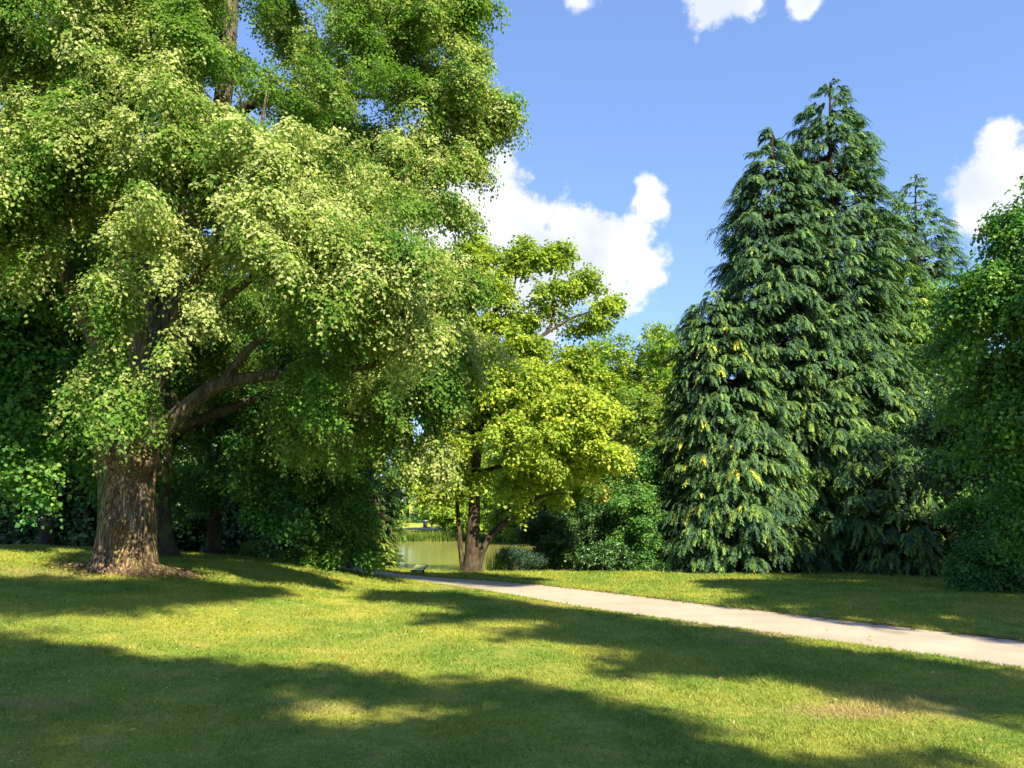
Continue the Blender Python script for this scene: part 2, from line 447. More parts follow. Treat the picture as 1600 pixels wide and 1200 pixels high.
def path_material():
    m, nt, out = mat_new('pale_gravel_path'); L = nt.links.new; N = nt.nodes.new
    pb = N('ShaderNodeBsdfPrincipled'); pb.inputs['Roughness'].default_value = 0.9; pb.inputs['Specular IOR Level'].default_value = .1
    g = N('ShaderNodeNewGeometry')
    def noise(s, d=4, r=.6):
        n = N('ShaderNodeTexNoise'); n.inputs['Scale'].default_value = s; n.inputs['Detail'].default_value = d; n.inputs['Roughness'].default_value = r
        L(g.outputs['Position'], n.inputs['Vector']); return n.outputs['Fac']
    cr = N('ShaderNodeValToRGB'); L(noise(1.1, 6), cr.inputs[0])
    cr.color_ramp.elements[0].position = .3; cr.color_ramp.elements[0].color = (0.33, 0.285, 0.24, 1)
    cr.color_ramp.elements[1].position = .7; cr.color_ramp.elements[1].color = (0.44, 0.385, 0.325, 1)
    c2 = N('ShaderNodeValToRGB'); L(noise(90, 3, .8), c2.inputs[0])
    c2.color_ramp.elements[0].position = .3; c2.color_ramp.elements[0].color = (.55, .55, .55, 1)
    c2.color_ramp.elements[1].position = .6; c2.color_ramp.elements[1].color = (1.05, 1.05, 1.05, 1)
    mx = N('ShaderNodeMix'); mx.data_type = 'RGBA'; mx.blend_type = 'MULTIPLY'; mx.inputs['Factor'].default_value = 1
    L(cr.outputs[0], mx.inputs['A']); L(c2.outputs[0], mx.inputs['B']); L(mx.outputs['Result'], pb.inputs['Base Color'])
    bp = N('ShaderNodeBump'); bp.inputs['Strength'].default_value = .5; bp.inputs['Distance'].default_value = .01
    L(noise(70, 4, .8), bp.inputs['Height']); L(bp.outputs[0], pb.inputs['Normal']); L(pb.outputs[0], out.inputs[0])
    return m


PATHM = path_material()


def strip(name, C, hw, zf, mat, k=9, wob=0.03):
    T = np.gradient(C, axis=0); T = nrm(T); S = np.stack([-T[:, 1], T[:, 0]], 1)
    s = np.linspace(-1, 1, k); V = []
    for j, u in enumerate(s):
        w = hw + (wob * noise3(np.stack([C[:, 0], C[:, 1], C[:, 0] * 0 + u * 5], 1), 2.2, 2) if abs(u) == 1 else 0)
        p = C + S * (u * w)[:, None] if not np.isscalar(w) else C + S * (u * w)
        V.append(np.stack([p[:, 0], p[:, 1], zf(p[:, 0], p[:, 1])], 1))
    V = np.stack(V, 1); n = len(C); V = V.reshape(-1, 3)
    i = (np.arange(n - 1)[:, None] * k + np.arange(k - 1)[None]).ravel()
    Q = np.stack([i, i + 1, i + k + 1, i + k], 1)
    return kind(mesh_obj(name, V, Q, mat=mat, smooth=True), 'structure')


o = strip('path', smooth_line(cen, 500), PATH_HW + 0.03, lambda x, y: base_h(x, y) - 0.028 - 0.0 * x, PATHM)
o['label'] = 'pale gravel path running down across the lawn'
fc = np.array([[-60, 100.], [-30, 101], [-10, 103.5], [5, 105.], [14, 103], [30, 98], [60, 96]])
o = strip('far_path', smooth_line(fc, 120), 1.3, lambda x, y: base_h(x, y) + 0.05, PATHM, k=5)
o['label'] = 'pale path on the far bank of the pond'


def water():
    m, nt, out = mat_new('murky_pond_water'); L = nt.links.new; N = nt.nodes.new
    pb = N('ShaderNodeBsdfPrincipled'); pb.inputs['Base Color'].default_value = (0.19, 0.195, 0.05, 1); pb.inputs['Roughness'].default_value = 0.13
    pb.inputs['IOR'].default_value = 1.33; pb.inputs['Specular IOR Level'].default_value = .22
    g = N('ShaderNodeNewGeometry'); mp = N('ShaderNodeMapping'); L(g.outputs['Position'], mp.inputs[0]); mp.inputs['Scale'].default_value = (1, .35, 1)
    n = N('ShaderNodeTexNoise'); n.inputs['Scale'].default_value = 2.2; n.inputs['Detail'].default_value = 4; L(mp.outputs[0], n.inputs['Vector'])
    bp = N('ShaderNodeBump'); bp.inputs['Strength'].default_value = .12; bp.inputs['Distance'].default_value = .05; L(n.outputs['Fac'], bp.inputs['Height'])
    L(bp.outputs[0], pb.inputs['Normal']); L(pb.outputs[0], out.inputs[0])
    x0, x1, y0, y1 = -34, 34, 33, 80
    V = [(x0, y0, WATER_Z), (x1, y0, WATER_Z), (x1, y1, WATER_Z), (x0, y1, WATER_Z)]
    o = kind(mesh_obj('pond_water', V, [(0, 1, 2, 3)], mat=m), 'structure'); o['label'] = 'murky olive green pond water'


water()


# ------------------------------------------------------------------ wood: tubes and trunks
class Tubes:
    def __init__(s): s.V = []; s.Q = []; s.n = 0

    def add(s, pts, rad, seg=8, disp=None):
        pts = np.asarray(pts, float); rad = np.asarray(rad, float)
        T = nrm(np.gradient(pts, axis=0))
        ref = np.where(np.abs(T[:, 2:3]) > .9, np.array([[1., 0, 0]]), np.array([[0, 0, 1.]]))
        ref = np.repeat(ref[:1], len(T), 0)
        U = nrm(np.cross(ref, T)); W = np.cross(T, U)
        a = np.linspace(0, 2 * pi, seg, endpoint=False)
        R = rad[:, None] * np.ones(seg)
        if disp is not None: R = R * disp(pts, a, U, W)
        V = pts[:, None] + R[..., None] * (np.cos(a)[None, :, None] * U[:, None] + np.sin(a)[None, :, None] * W[:, None])
        n = len(pts); i = np.arange(n - 1)[:, None] * seg; j = np.arange(seg)[None]; k = (j + 1) % seg
        Q = np.stack([i + j, i + k, i + seg + k, i + seg + j], -1).reshape(-1, 4) + s.n
        s.V.append(V.reshape(-1, 3)); s.Q.append(Q); s.n += n * seg

    def build(s, name, mat, parent): return mesh_obj(name, np.concatenate(s.V), np.concatenate(s.Q), mat=mat, parent=parent, smooth=True)


def catmull(pts, n):
    pts = np.asarray(pts, float)
    if len(pts) == 2: t = np.linspace(0, 1, n)[:, None]; return pts[0] * (1 - t) + pts[1] * t
    p = np.vstack([2 * pts[0] - pts[1], pts, 2 * pts[-1] - pts[-2]])
    out = []
    for t in np.linspace(0, len(pts) - 1 - 1e-6, n):
        i = int(t); u = t - i; a, b, c, d = p[i:i + 4]
        out.append(.5 * ((2 * b) + (-a + c) * u + (2 * a - 5 * b + 4 * c - d) * u * u + (-a + 3 * b - 3 * c + d) * u ** 3))
    return np.array(out)


def limb_path(P3, r0, r1, n=28, wob=0.0, seed=0):
    c = catmull(P3, n)
    if wob: 
        t = np.linspace(0, 1, n)[:, None]
        w = np.stack([noise3(c + k * 9.1 + seed, 0.9, 2, k) for k in range(3)], 1) * wob
        c = c + w * np.sin(pi * np.clip(t * 1.4, 0, 1)) 
    r = r0 + (r1 - r0) * np.linspace(0, 1, n) ** .8
    r[-5:] *= np.array([.9, .75, .55, .3, .08]) if r1 < .12 else 1
    return c, r


def bark_disp(amp=0.06, f=5.0):
    def d(pts, a, U, W):
        dirs = np.cos(a)[None, :, None] * U[:, None] + np.sin(a)[None, :, None] * W[:, None]
        q = pts[:, None] * np.array([1, 1, .35]) + dirs * .35
        return 1 + amp * noise3(q, f, 3)
    return d


def branchwork(limbs, centres, rt=0.035, jit=0.15, seed=0, taper=0.006, maxlink=None, start=0.25):
    """grow thin branches from the limbs out to every leaf cluster"""
    r = np.random.default_rng(seed)
    nodes = np.concatenate([c[int(len(c) * start):] for c, _ in limbs]); nr = np.concatenate([q[int(len(q) * start):] for _, q in limbs])
    ids = np.concatenate([np.full(len(c) - int(len(c) * start), i_) for i_, (c, _) in enumerate(limbs)]); TT = [Tubes() for _ in limbs]
    nodes = list(nodes); nr = list(nr)
    C = np.asarray(centres); d0 = np.array([np.min(np.linalg.norm(np.asarray(nodes) - c, axis=1)) for c in C])
    NA = np.zeros((len(nodes) + len(C) * 6, 3)); NR = np.zeros(len(NA)); NI = np.zeros(len(NA), int); k = len(nodes); NA[:k] = nodes; NR[:k] = nr; NI[:k] = ids
    for i in np.argsort(d0):
        c = C[i]; dd = np.linalg.norm(NA[:k] - c, axis=1) + 0.35 * np.maximum(NA[:k, 2] - c[2], 0)
        j = int(np.argmin(dd)); s = NA[j]; L = np.linalg.norm(c - s)
        if L < .15 or (maxlink and L > maxlink): continue
        t = np.linspace(0, 1, 7)[:, None]
        mid = r.normal(size=3) * jit * L; mid[2] += .12 * L
        p = s * (1 - t) + c * t + mid * (4 * t * (1 - t)) * .5 + r.normal(size=(7, 3)) * .02 * L * np.sin(pi * t)
        r0 = min(NR[j] * .75, rt * (0.5 + 0.5 * L)); r0 = max(r0, taper * 1.3)
        rr = np.linspace(r0, max(taper, r0 * .4), 7)
        TT[NI[j]].add(p, rr, 5 if r0 > .02 else 4)
        NA[k:k + 6] = p[1:]; NR[k:k + 6] = rr[1:]; NI[k:k + 6] = NI[j]; k += 6
    return TT


# ------------------------------------------------------------------ foliage
def leaf_mesh(name, P0, Tip, Nrm, L, W, C, mat, parent, detail=True, fold=.18):
    """P0 base, Tip direction, Nrm face direction; every leaf a small folded blade"""
    C = np.minimum(C * np.array([1.22, 1.34, 1.25]), .8)
    n = len(P0); Tip = nrm(Tip); S = nrm(np.cross(Tip, Nrm)); Nn = np.cross(S, Tip)
    L = L[:, None]; W = W[:, None]
    if detail:
        curl = -0.12 * L * Nn
        v = np.stack([P0, P0 + Tip * L * .28 + S * W * .5 + Nn * W * fold, P0 + Tip * L * .68 + S * W * .36 + Nn * W * fold + curl * .5, P0 + Tip * L + curl,
                      P0 + Tip * L * .68 - S * W * .36 + Nn * W * fold + curl * .5, P0 + Tip * L * .28 - S * W * .5 + Nn * W * fold], 1)
        i = np.arange(n)[:, None] * 6
        Q = np.stack([i + [0, 1, 2, 3], i + [0, 3, 4, 5]], 1).reshape(-1, 4); FC = np.repeat(C, 2, 0)
        return mesh_obj(name, v.reshape(-1, 3), Q, mat=mat, parent=parent, fcol=FC)
    v = np.stack([P0, P0 + Tip * L * .45 + S * W * .5 + Nn * W * fold, P0 + Tip * L, P0 + Tip * L * .45 - S * W * .5 + Nn * W * fold], 1)
    i = np.arange(n)[:, None] * 4
    Q = (i + [0, 1, 2, 3])
    return mesh_obj(name, v.reshape(-1, 3), Q, mat=mat, parent=parent, fcol=C)


def subclumps(big, density=1.0, r=(0.45, 0.85), seed=0, shell=0.55, hole=None, hscale=.5):
    """big: list of (centre xyz, (rx,ry,rz), extra) -> many leaf clusters spread through each mass"""
    g = np.random.default_rng(seed); C = []; R = []; K = []
    for k, (c, rad, w) in enumerate(big):
        rad = np.asarray(rad, float); vol = rad.prod() ** (2 / 3)
        n = max(3, int(density * w * 9 * vol / (np.mean(r) ** 2) / 4))
        d = nrm(g.normal(size=(n, 3))); u = (shell + (1 - shell) * g.random(n) ** .7)[:, None]
        p = np.asarray(c) + d * u * rad * (1 + .22 * noise3(d * 2 + k, 1.4, 2)[:, None])
        C.append(p); R.append(g.uniform(r[0], r[1], n)); K.append(np.full(n, k))
    C, R, K = np.concatenate(C), np.concatenate(R), np.concatenate(K)
    if hole is not None:
        k = noise3(C, hscale, 2, seed % 6) > hole; C, R, K = C[k], R[k], K[k]
    return C, R, K


def foliage(name, C, R, parent, mat, n, L, W, pal, seed=0, droop=.3, m=9, spray=.32, up=.55, out=.6, flat=.75, detail=True,
            centre=None, inner=.45, palette_fn=None, jitter=.55, plume=1.3, pdroop=.3):
    """n leaves in sprays of m round cluster centres C with radii R; pal = list of (colour, weight)"""
    g = np.random.default_rng(seed); ns = n // m
    w = R ** 2 * np.exp(g.normal(size=len(R)) * .55); k = g.choice(len(C), ns, p=w / w.sum())
    d = nrm(g.normal(size=(ns, 3))); u = (1 - inner * g.random(ns) ** 1.6) * np.exp(g.normal(size=ns) * .20)
    cen_ = C.mean(0) if centre is None else np.asarray(centre)
    pa = (C - cen_) * np.array([1, 1, .35]); pa = nrm(nrm(pa) + g.normal(size=C.shape) * .45 + np.array([0, 0, -pdroop]))
    tt = g.random(ns) * 2 - 1
    q = C[k] + pa[k] * (tt * R[k] * plume)[:, None] + np.array([0, 0, -1.]) * (np.maximum(tt, 0) ** 2 * R[k] * plume * pdroop * .5)[:, None] \
        + d * (R[k] * u * (.72 - .22 * tt))[:, None] * np.array([1, 1, flat])
    o = nrm((q - cen_) * np.array([1, 1, .5])); od = nrm(o * .6 + d)
    ax = nrm(od * np.array([1, 1, .5]) + g.normal(size=(ns, 3)) * .35 + np.array([0, 0, -droop]))
    t = np.linspace(0, 1, m)[None, :, None] * np.ones((ns, 1, 1)); sl = spray * g.uniform(.6, 1.3, (ns, 1, 1))
    sag = np.array([0, 0, -1]) * (t ** 2) * sl * droop
    side = nrm(np.cross(ax, np.array([0, 0, 1.0]) + g.normal(size=(ns, 3)) * .25))
    sg = np.where(np.arange(m) % 2 == 0, 1., -1.)[None, :, None]
    P0 = q[:, None] + ax[:, None] * t * sl + sag + side[:, None] * sg * .03 + g.normal(size=(ns, m, 3)) * spray * .10
    tip = ax[:, None] * .5 + side[:, None] * sg * .75 + np.array([0, 0, -1.]) * droop * .9 + g.normal(size=(ns, m, 3)) * jitter * .6
    nr_ = np.array([0, 0, 1.]) * up + od[:, None] * out + g.normal(size=(ns, m, 3)) * jitter
    N = ns * m
    P0 = P0.reshape(N, 3); tip = tip.reshape(N, 3); nr_ = nr_.reshape(N, 3)
    cols = np.array([p[0] for p in pal], float); ws = np.array([p[1] for p in pal], float)
    if palette_fn is not None:
        wt = palette_fn(P0, np.repeat(k, m)) * ws
    else:
        nz = noise3(P0, .8, 3, 2)[:, None]
        wt = ws * np.exp(1.2 * nz * np.linspace(-1, 1, len(ws)))
    wt = wt / wt.sum(1, keepdims=True); cw = np.cumsum(wt, 1)
    rs = np.repeat(g.random(ns), m) * .9 + g.random(N) * .1       # leaves of one spray mostly agree
    pick = (rs[:, None] > cw).sum(1).clip(0, len(ws) - 1)
    Cc = cols[pick] * np.exp(g.normal(size=(N, 1)) * .16) * np.repeat(np.exp(g.normal(size=(ns, 1)) * .12), m, 0)
    s = g.uniform(.55, 1.25, N)
    return leaf_mesh(name, P0, tip, nr_, L * s, W * s, Cc, mat, parent, detail)


def px_big(lst):
    """(px, py, D, r or (rx,ry,rz), weight) -> world ellipsoids"""
    out = []
    for e in lst:
        px, py, D, r = e[:4]; w = e[4] if len(e) > 4 else 1.0
        if np.isscalar(r): r = (r, r, r * .8)
        out.append((P(px, py, D), r, w))
    return out


def hexc(*a): return tuple(a)


LM_silver = leaf_mat('silver_lime_leaf', .48, .65, .10, back=(0.36, 0.40, 0.21), backfac=.22)
LM_maple = leaf_mat('maple_leaf', .42, .5, .3)
LM_cat = leaf_mat('catalpa_leaf', .48, .6, .12)
LM_dark = leaf_mat('dark_evergreen_leaf', .18, .35, .5)
LM_gen = leaf_mat('broad_leaf', .42, .45, .35)
LM_con = leaf_mat('cypress_frond', .32, .7, .10)
BK_dark = bark_mat('dark_bark', (0.035, 0.03, 0.022), (0.10, 0.085, 0.06), (0.07, 0.09, 0.03), .3)
BK_grey = bark_mat('grey_bark', (0.05, 0.042, 0.032), (0.17, 0.145, 0.11), (0.09, 0.11, 0.045), .25)
BK_cat = bark_mat('catalpa_bark', (0.035, 0.028, 0.02), (0.125, 0.10, 0.072), None, 0, 5)
BK_red = bark_mat('cypress_bark', (0.03, 0.022, 0.016), (0.09, 0.065, 0.045), None, 0, 5)


def broad_tree(name, label, base, trunk_pts, r0, r1, limbs, big, n, L, W, pal, mat, bark, seed, group=None, cr=(0.45, .8), dens=1.0,
               flare=0.5, trunk_fn=None, twig=.03, wob=.12, cat='tree', shell=.55, hole=None, hscale=.5, **kw):
    """trunk, each main limb, fine branchwork and crown as parts of one tree"""
    t = thing(name, label, cat, base, group)
    tubes = []
    if trunk_fn: paths = trunk_fn(t); tubes.append(None)
    else:
        c = catmull(trunk_pts, 40); s = np.linspace(0, 1, 40); h = np.linalg.norm(c - c[0], axis=1)
        r = r0 + (r1 - r0) * s; r = r * (1 + flare * np.exp(-h / (r0 * 1.6)))
        T = Tubes(); T.add(c, r, 20, bark_disp(.10, 4)); tubes.append(T); paths = [(c, r)]
    for i, (pp, a, b) in enumerate(limbs):
        c, r = limb_path(pp, a, b, 26, wob=wob, seed=seed + i)
        T = Tubes(); T.add(c, r, 12, bark_disp(.10, 5)); tubes.append(T); paths.append((c, r))
    C, R, K = subclumps(big, dens, cr, seed, shell, hole, hscale)
    TT = branchwork(paths[1:] if trunk_fn else paths, C, seed=seed, rt=twig)
    if trunk_fn: TT = [None] + TT
    for i, T in enumerate(tubes):           # every limb carries its own twigs
        if T is None: continue
        if TT[i].n: T.V += TT[i].V; T.Q += [q + T.n for q in TT[i].Q]; T.n += TT[i].n
        T.build('limb' if (i or trunk_fn) and i > 0 else 'trunk', bark, t)
    foliage('crown', C, R, t, mat, n, L, W, pal, seed=seed + 5, **kw)
    return t, C, R


# --- the big silver lime on the left -------------------------------------------------
def lime_trunk(root):
    D = TRUNK1[1]
    pts = [P(195, 893, D), P(198, 850, D), P(199, 800, D), P(201, 750, D), P(205, 700, D), P(207, 672, D)]
    pts[0][2] = TRUNK1[2] - .12
    n, seg = 150, 128
    c = catmull(pts, n); z = c[:, 2] - TRUNK1[2]
    r = np.interp(z, [-.2, 0, .15, .5, 1.2, 2.0, 2.4, 2.9, 3.3], [.82, .64, .56, .52, .485, .51, .565, .50, .30])
    a = np.linspace(0, 2 * pi, seg, endpoint=False)
    V = np.zeros((n, seg, 3))
    ph = a[None]; zz = z[:, None]
    but = sum(w * np.maximum(0, np.cos((ph - p0) / 1.0)) ** k for w, p0, k in ((.40, 3.4, 8), (.34, 5.5, 8), (.30, 0.1, 9), (.26, 4.5, 10), (.24, 1.6, 8), (.22, 2.5, 8)))
    rr = r[:, None] * (1 + but * np.exp(-np.maximum(zz, 0) / .38) * .75 + .07 * but)
    dirs = np.stack([np.cos(a), np.sin(a), 0 * a], 1)
    q = c[:, None] * np.array([1, 1, .28]) + dirs[None] * .6
    rr = rr + .085 * noise3(q, 2.6, 3, 1) + .035 * noise3(q, 9, 3, 2) + .015 * noise3(q, 26, 2, 3)
    # burls: angle, height, size, depth
    for pa, zh, sz, dp in ((5.25, 2.25, .34, .26), (4.75, 2.5, .30, .20), (5.7, 2.15, .24, .16), (4.2, 2.55, .28, .14), (5.0, 1.85, .22, .07), (3.5, 2.2, .3, .10), (4.55, .95, .33, .06)):
        da = (ph - pa + pi) % (2 * pi) - pi
        e = np.exp(-((da * .62) ** 2 + (zz - zh) ** 2) / (2 * (sz * .55) ** 2))
        rr = rr + 1.7 * dp * e * (1 + .35 * noise3(c[:, None] + dirs[None] * .6, 9, 2, 4))
    V = c[:, None] + rr[..., None] * dirs[None]
    i = np.arange(n - 1)[:, None] * seg; j = np.arange(seg)[None]; k = (j + 1) % seg
    Q = np.stack([i + j, i + k, i + seg + k, i + seg + j], -1).reshape(-1, 4)
    bm = bark_mat('old_lime_bark', (0.085, 0.058, 0.036), (0.42, 0.30, 0.18), (0.18, 0.16, 0.06), .35, 5, 1.0,
                  spots=[(P(188, 845, D - .55), (.22, .5, .50), (0.30, 0.22, 0.10)), (P(160, 770, D - .3), (.16, .5, 1.0), (0.14, 0.17, 0.07)),
                         (P(224, 848, D - .5), (.09, .4, .2), (0.30, 0.17, 0.12)), (P(212, 780, D - .5), (.22, .4, .6), (0.27, 0.20, 0.14)),
                         (P(228, 700, D - .5), (.25, .5, .2), (0.24, 0.20, 0.06))])
    mesh_obj('trunk', V.reshape(-1, 3), Q, mat=bm, parent=root, smooth=True)
    global BK_lime; BK_lime = bm
    # a few surface roots
    T = Tubes()
    for (dx, dy, w) in ((1.9, -.25, .13), (-1.6, -.35, .12), (.9, -1.1, .12), (-.5, -1.2, .10), (1.5, .9, .12)):
        t = np.linspace(.25, 1, 16)[:, None]; b = TRUNK1[:2] + np.array([[dx, dy]]) * t + .08 * np.sin(t * 9 + dx)
        zr = base_h(b[:, 0], b[:, 1]) + .10 * (1 - t[:, 0]) ** 1.5 - .05 * t[:, 0]
        T.add(np.column_stack([b, zr]), np.interp(t[:, 0], [.25, 1], [w * 1.5, .03]), 10, bark_disp(.15, 6))
    T.build('roots', bm, root)
    return [(c[-30:], np.full(30, .4))]


def lime_pal(big_pale, pale_idx=2):
    def f(P0, k): return None
    return f


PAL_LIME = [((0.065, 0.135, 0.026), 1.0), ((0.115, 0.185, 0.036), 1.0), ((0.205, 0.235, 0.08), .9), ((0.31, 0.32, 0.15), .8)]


def lime_weights_old(pales, K):
    pales = np.asarray(pales)
    def f(P0, k):
        p = pales[K[k]] + .35 * noise3(P0, .9, 3, 3)
        p = np.clip(p, 0, 1)[:, None]
        return np.concatenate([1.2 - p, 1.0 + 0 * p, .15 + 1.4 * p, .03 + 1.7 * p ** 1.5], 1)
    return f


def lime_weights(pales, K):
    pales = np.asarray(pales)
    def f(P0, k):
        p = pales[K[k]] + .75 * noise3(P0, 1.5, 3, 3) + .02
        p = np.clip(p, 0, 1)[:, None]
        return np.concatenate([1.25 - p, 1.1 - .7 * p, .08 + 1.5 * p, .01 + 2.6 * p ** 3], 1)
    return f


def big_lime():
    D = TRUNK1[1]
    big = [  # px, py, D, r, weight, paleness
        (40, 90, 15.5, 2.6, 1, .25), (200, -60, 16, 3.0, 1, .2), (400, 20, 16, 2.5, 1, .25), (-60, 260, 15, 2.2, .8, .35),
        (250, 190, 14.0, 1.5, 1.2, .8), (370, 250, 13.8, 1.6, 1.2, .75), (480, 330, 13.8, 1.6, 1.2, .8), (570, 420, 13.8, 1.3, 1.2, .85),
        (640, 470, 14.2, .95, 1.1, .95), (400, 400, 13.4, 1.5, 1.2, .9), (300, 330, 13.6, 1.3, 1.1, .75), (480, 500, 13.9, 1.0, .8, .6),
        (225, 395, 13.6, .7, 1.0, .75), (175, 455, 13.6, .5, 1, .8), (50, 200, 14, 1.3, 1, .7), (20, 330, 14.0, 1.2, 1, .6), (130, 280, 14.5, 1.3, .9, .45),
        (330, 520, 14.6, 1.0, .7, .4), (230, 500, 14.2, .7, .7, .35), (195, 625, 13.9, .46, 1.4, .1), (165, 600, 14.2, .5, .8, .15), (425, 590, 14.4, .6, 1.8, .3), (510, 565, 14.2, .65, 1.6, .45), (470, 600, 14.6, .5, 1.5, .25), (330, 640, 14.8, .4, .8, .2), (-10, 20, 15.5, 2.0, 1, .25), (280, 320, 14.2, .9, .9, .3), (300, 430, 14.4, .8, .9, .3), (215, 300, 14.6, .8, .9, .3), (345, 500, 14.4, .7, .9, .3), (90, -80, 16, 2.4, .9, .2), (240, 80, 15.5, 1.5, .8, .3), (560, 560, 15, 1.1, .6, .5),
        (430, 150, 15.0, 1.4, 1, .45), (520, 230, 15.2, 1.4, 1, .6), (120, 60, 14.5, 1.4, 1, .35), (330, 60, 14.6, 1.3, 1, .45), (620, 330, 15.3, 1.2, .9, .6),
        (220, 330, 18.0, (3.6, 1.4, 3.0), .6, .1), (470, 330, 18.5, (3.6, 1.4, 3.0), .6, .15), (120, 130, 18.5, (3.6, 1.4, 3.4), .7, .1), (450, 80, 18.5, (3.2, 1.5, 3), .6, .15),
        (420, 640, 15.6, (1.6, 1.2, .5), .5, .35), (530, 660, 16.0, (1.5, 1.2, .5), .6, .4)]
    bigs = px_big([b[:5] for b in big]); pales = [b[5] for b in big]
    L = lambda pts, a, b: ([P(*p) for p in pts], a, b)
    limbs = [L([(215, 715, D), (243, 690, D - .3), (290, 640, D - .5), (345, 602, D - .6), (420, 585, D - .5), (520, 577, D - .4), (590, 568, D - .8), (650, 520, D - 1.5)], .24, .05),
             L([(208, 720, D), (230, 640, D), (232, 540, D + .1), (222, 430, D + .2), (205, 300, D), (190, 110, D), (178, -120, D)], .42, .17),
             L([(200, 730, D + .1), (185, 600, D + .4), (120, 470, D + .2), (60, 300, D - .3), (0, 150, D - .6)], .26, .08),
             L([(228, 640, D), (280, 545, D - .6), (330, 490, D - 1.0), (400, 430, D - 1.3), (480, 350, D - 1.6), (540, 280, D - 1.6)], .15, .04),
             L([(225, 560, D + .2), (280, 400, D + .8), (340, 200, D + .8), (358, 40, D + .6), (362, -120, D + .5)], .26, .18),
             L([(232, 600, D), (290, 470, D - .3), (360, 350, D - .9), (400, 240, D - 1.2), (420, 120, D - 1.0)], .13, .04),
             L([(345, 602, D - .6), (395, 540, D - .9), (450, 500, D - 1.3), (540, 495, D - 1.6), (600, 470, D - 1.7)], .10, .03),
             L([(215, 330, D), (245, 230, D - .7), (215, 130, D - 1), (190, 30, D - 1.4)], .10, .03),
             L([(200, 400, D), (130, 330, D - .6), (60, 240, D - 1), (10, 130, D - 1.2)], .11, .03)]
    C0 = subclumps(bigs, .50, (.24, .50), 11, .30, -.24, .8)
    t, C, R = broad_tree('silver_lime_tree', 'huge old lime tree with gnarled burled trunk and silvery foliage, foremost on the left lawn', TRUNK1, None, 0, 0,
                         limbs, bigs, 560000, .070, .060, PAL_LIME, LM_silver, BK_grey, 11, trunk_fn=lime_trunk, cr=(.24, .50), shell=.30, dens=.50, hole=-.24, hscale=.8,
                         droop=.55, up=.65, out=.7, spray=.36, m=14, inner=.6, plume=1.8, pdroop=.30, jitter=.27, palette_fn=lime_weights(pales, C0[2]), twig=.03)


big_lime()


# --- second silver lime behind it ------------------------------------------------------
def second_lime():
    D = 21.0
    base = G(250, 866); base = np.array([(250 - 800) / 1236 * D, D, float(base_h((250 - 800) / 1236 * D, D))])
    b = base.copy(); b[2] -= .2
    big = [(600, 60, 21, 2.3, 1, .5), (690, 150, 20.5, 1.5, 1, .65), (660, 240, 20, 1.4, 1, .7), (740, 165, 20.5, .8, .8, .6), (770, 172, 20.5, .45, .6, .6), (560, 160, 21.5, 2.0, .9, .4),
           (620, 330, 20.5, 1.4, 1, .6), (650, -20, 21, 2.0, .8, .5), (700, 10, 21, 1.1, .5, .5), (500, -20, 22, 2.6, 1, .3), (720, 230, 20.5, .6, .8, .5),
           (728, 420, 20.5, .75, 1.2, .85), (700, 500, 20.3, .85, 1.1, .7), (750, 535, 20, .7, 1.2, .9), (690, 430, 20.2, .9, .9, .45), (640, 570, 19.5, 1.2, .9, .35), (680, 620, 19.8, .7, .9, .5),
           (640, 650, 19.8, .6, .8, .45), (672, 708, 19.8, .42, 1.3, 1.0), (698, 748, 19.8, .3, 1.8, 1.0), (590, 630, 20, .9, .7, .3), (720, 60, 20.6, 1.0, .8, .6), (735, 10, 20.8, .7, .7, .6), (700, 215, 20.4, .9, .9, .6), (750, 195, 20.4, .5, .9, .7), (560, 610, 20, 1.4, .7, .35), (480, 620, 21, 1.6, .7, .2),
           (400, 560, 22, (3.2, 1.6, 2.4), .7, .1), (560, 460, 22.5, (2.6, 1.6, 2.6), .7, .2)]
    bigs = px_big([x[:5] for x in big]); pales = [x[5] for x in big]
    L = lambda pts, a, b_: ([P(*p) for p in pts], a, b_)
    trunk = [b, P(250, 800, D), P(256, 700, D), P(262, 560, D), P(275, 380, D), P(300, 150, D), P(310, -100, D)]
    limbs = [L([(262, 600, D), (340, 500, D - .2), (440, 420, D - .3), (560, 330, D - .4), (660, 260, D - .6)], .22, .05),
             L([(275, 380, D), (340, 220, D - .2), (400, 155, D - .4), (470, 150, D - .5), (520, 152, D - .5), (590, 110, D - .4), (650, 40, D - .4), (670, -40, D)], .22, .06),
             L([(258, 680, D), (350, 640, D), (460, 610, D - .3), (580, 600, D - .8), (660, 620, D - 1.2), (685, 690, D - 1.3), (702, 760, D - 1.2)], .18, .03),
             L([(440, 420, D - .3), (520, 440, D - .4), (620, 480, D - .6), (700, 500, D - .6), (745, 470, D - .5), (750, 400, D - .5)], .12, .03),
             L([(520, 152, D - .5), (600, 150, D - .5), (680, 170, D - .5), (750, 170, D - .5), (785, 165, D - .5)], .08, .02),
             L([(480, 225, D - .3), (560, 225, D - .4), (640, 235, D - .6), (700, 230, D - .6)], .10, .03)]
    C0 = subclumps(bigs, .46, (.25, .50), 23, .30, -.2, .8)
    t, C, R = broad_tree('silver_lime_tree', 'tall lime tree standing right behind the burled trunk, its pale branches drooping beside the catalpa', base, trunk, .28, .16,
                         limbs, bigs, 280000, .086, .074, PAL_LIME, LM_silver, BK_dark, 23, cr=(.25, .50), shell=.30, dens=.46, hole=-.2, hscale=.8, flare=1.1,  # shade on this trunk is put into the darker bark colour
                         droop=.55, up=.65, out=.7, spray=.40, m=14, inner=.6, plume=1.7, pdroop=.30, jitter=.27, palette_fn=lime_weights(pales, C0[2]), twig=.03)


second_lime()

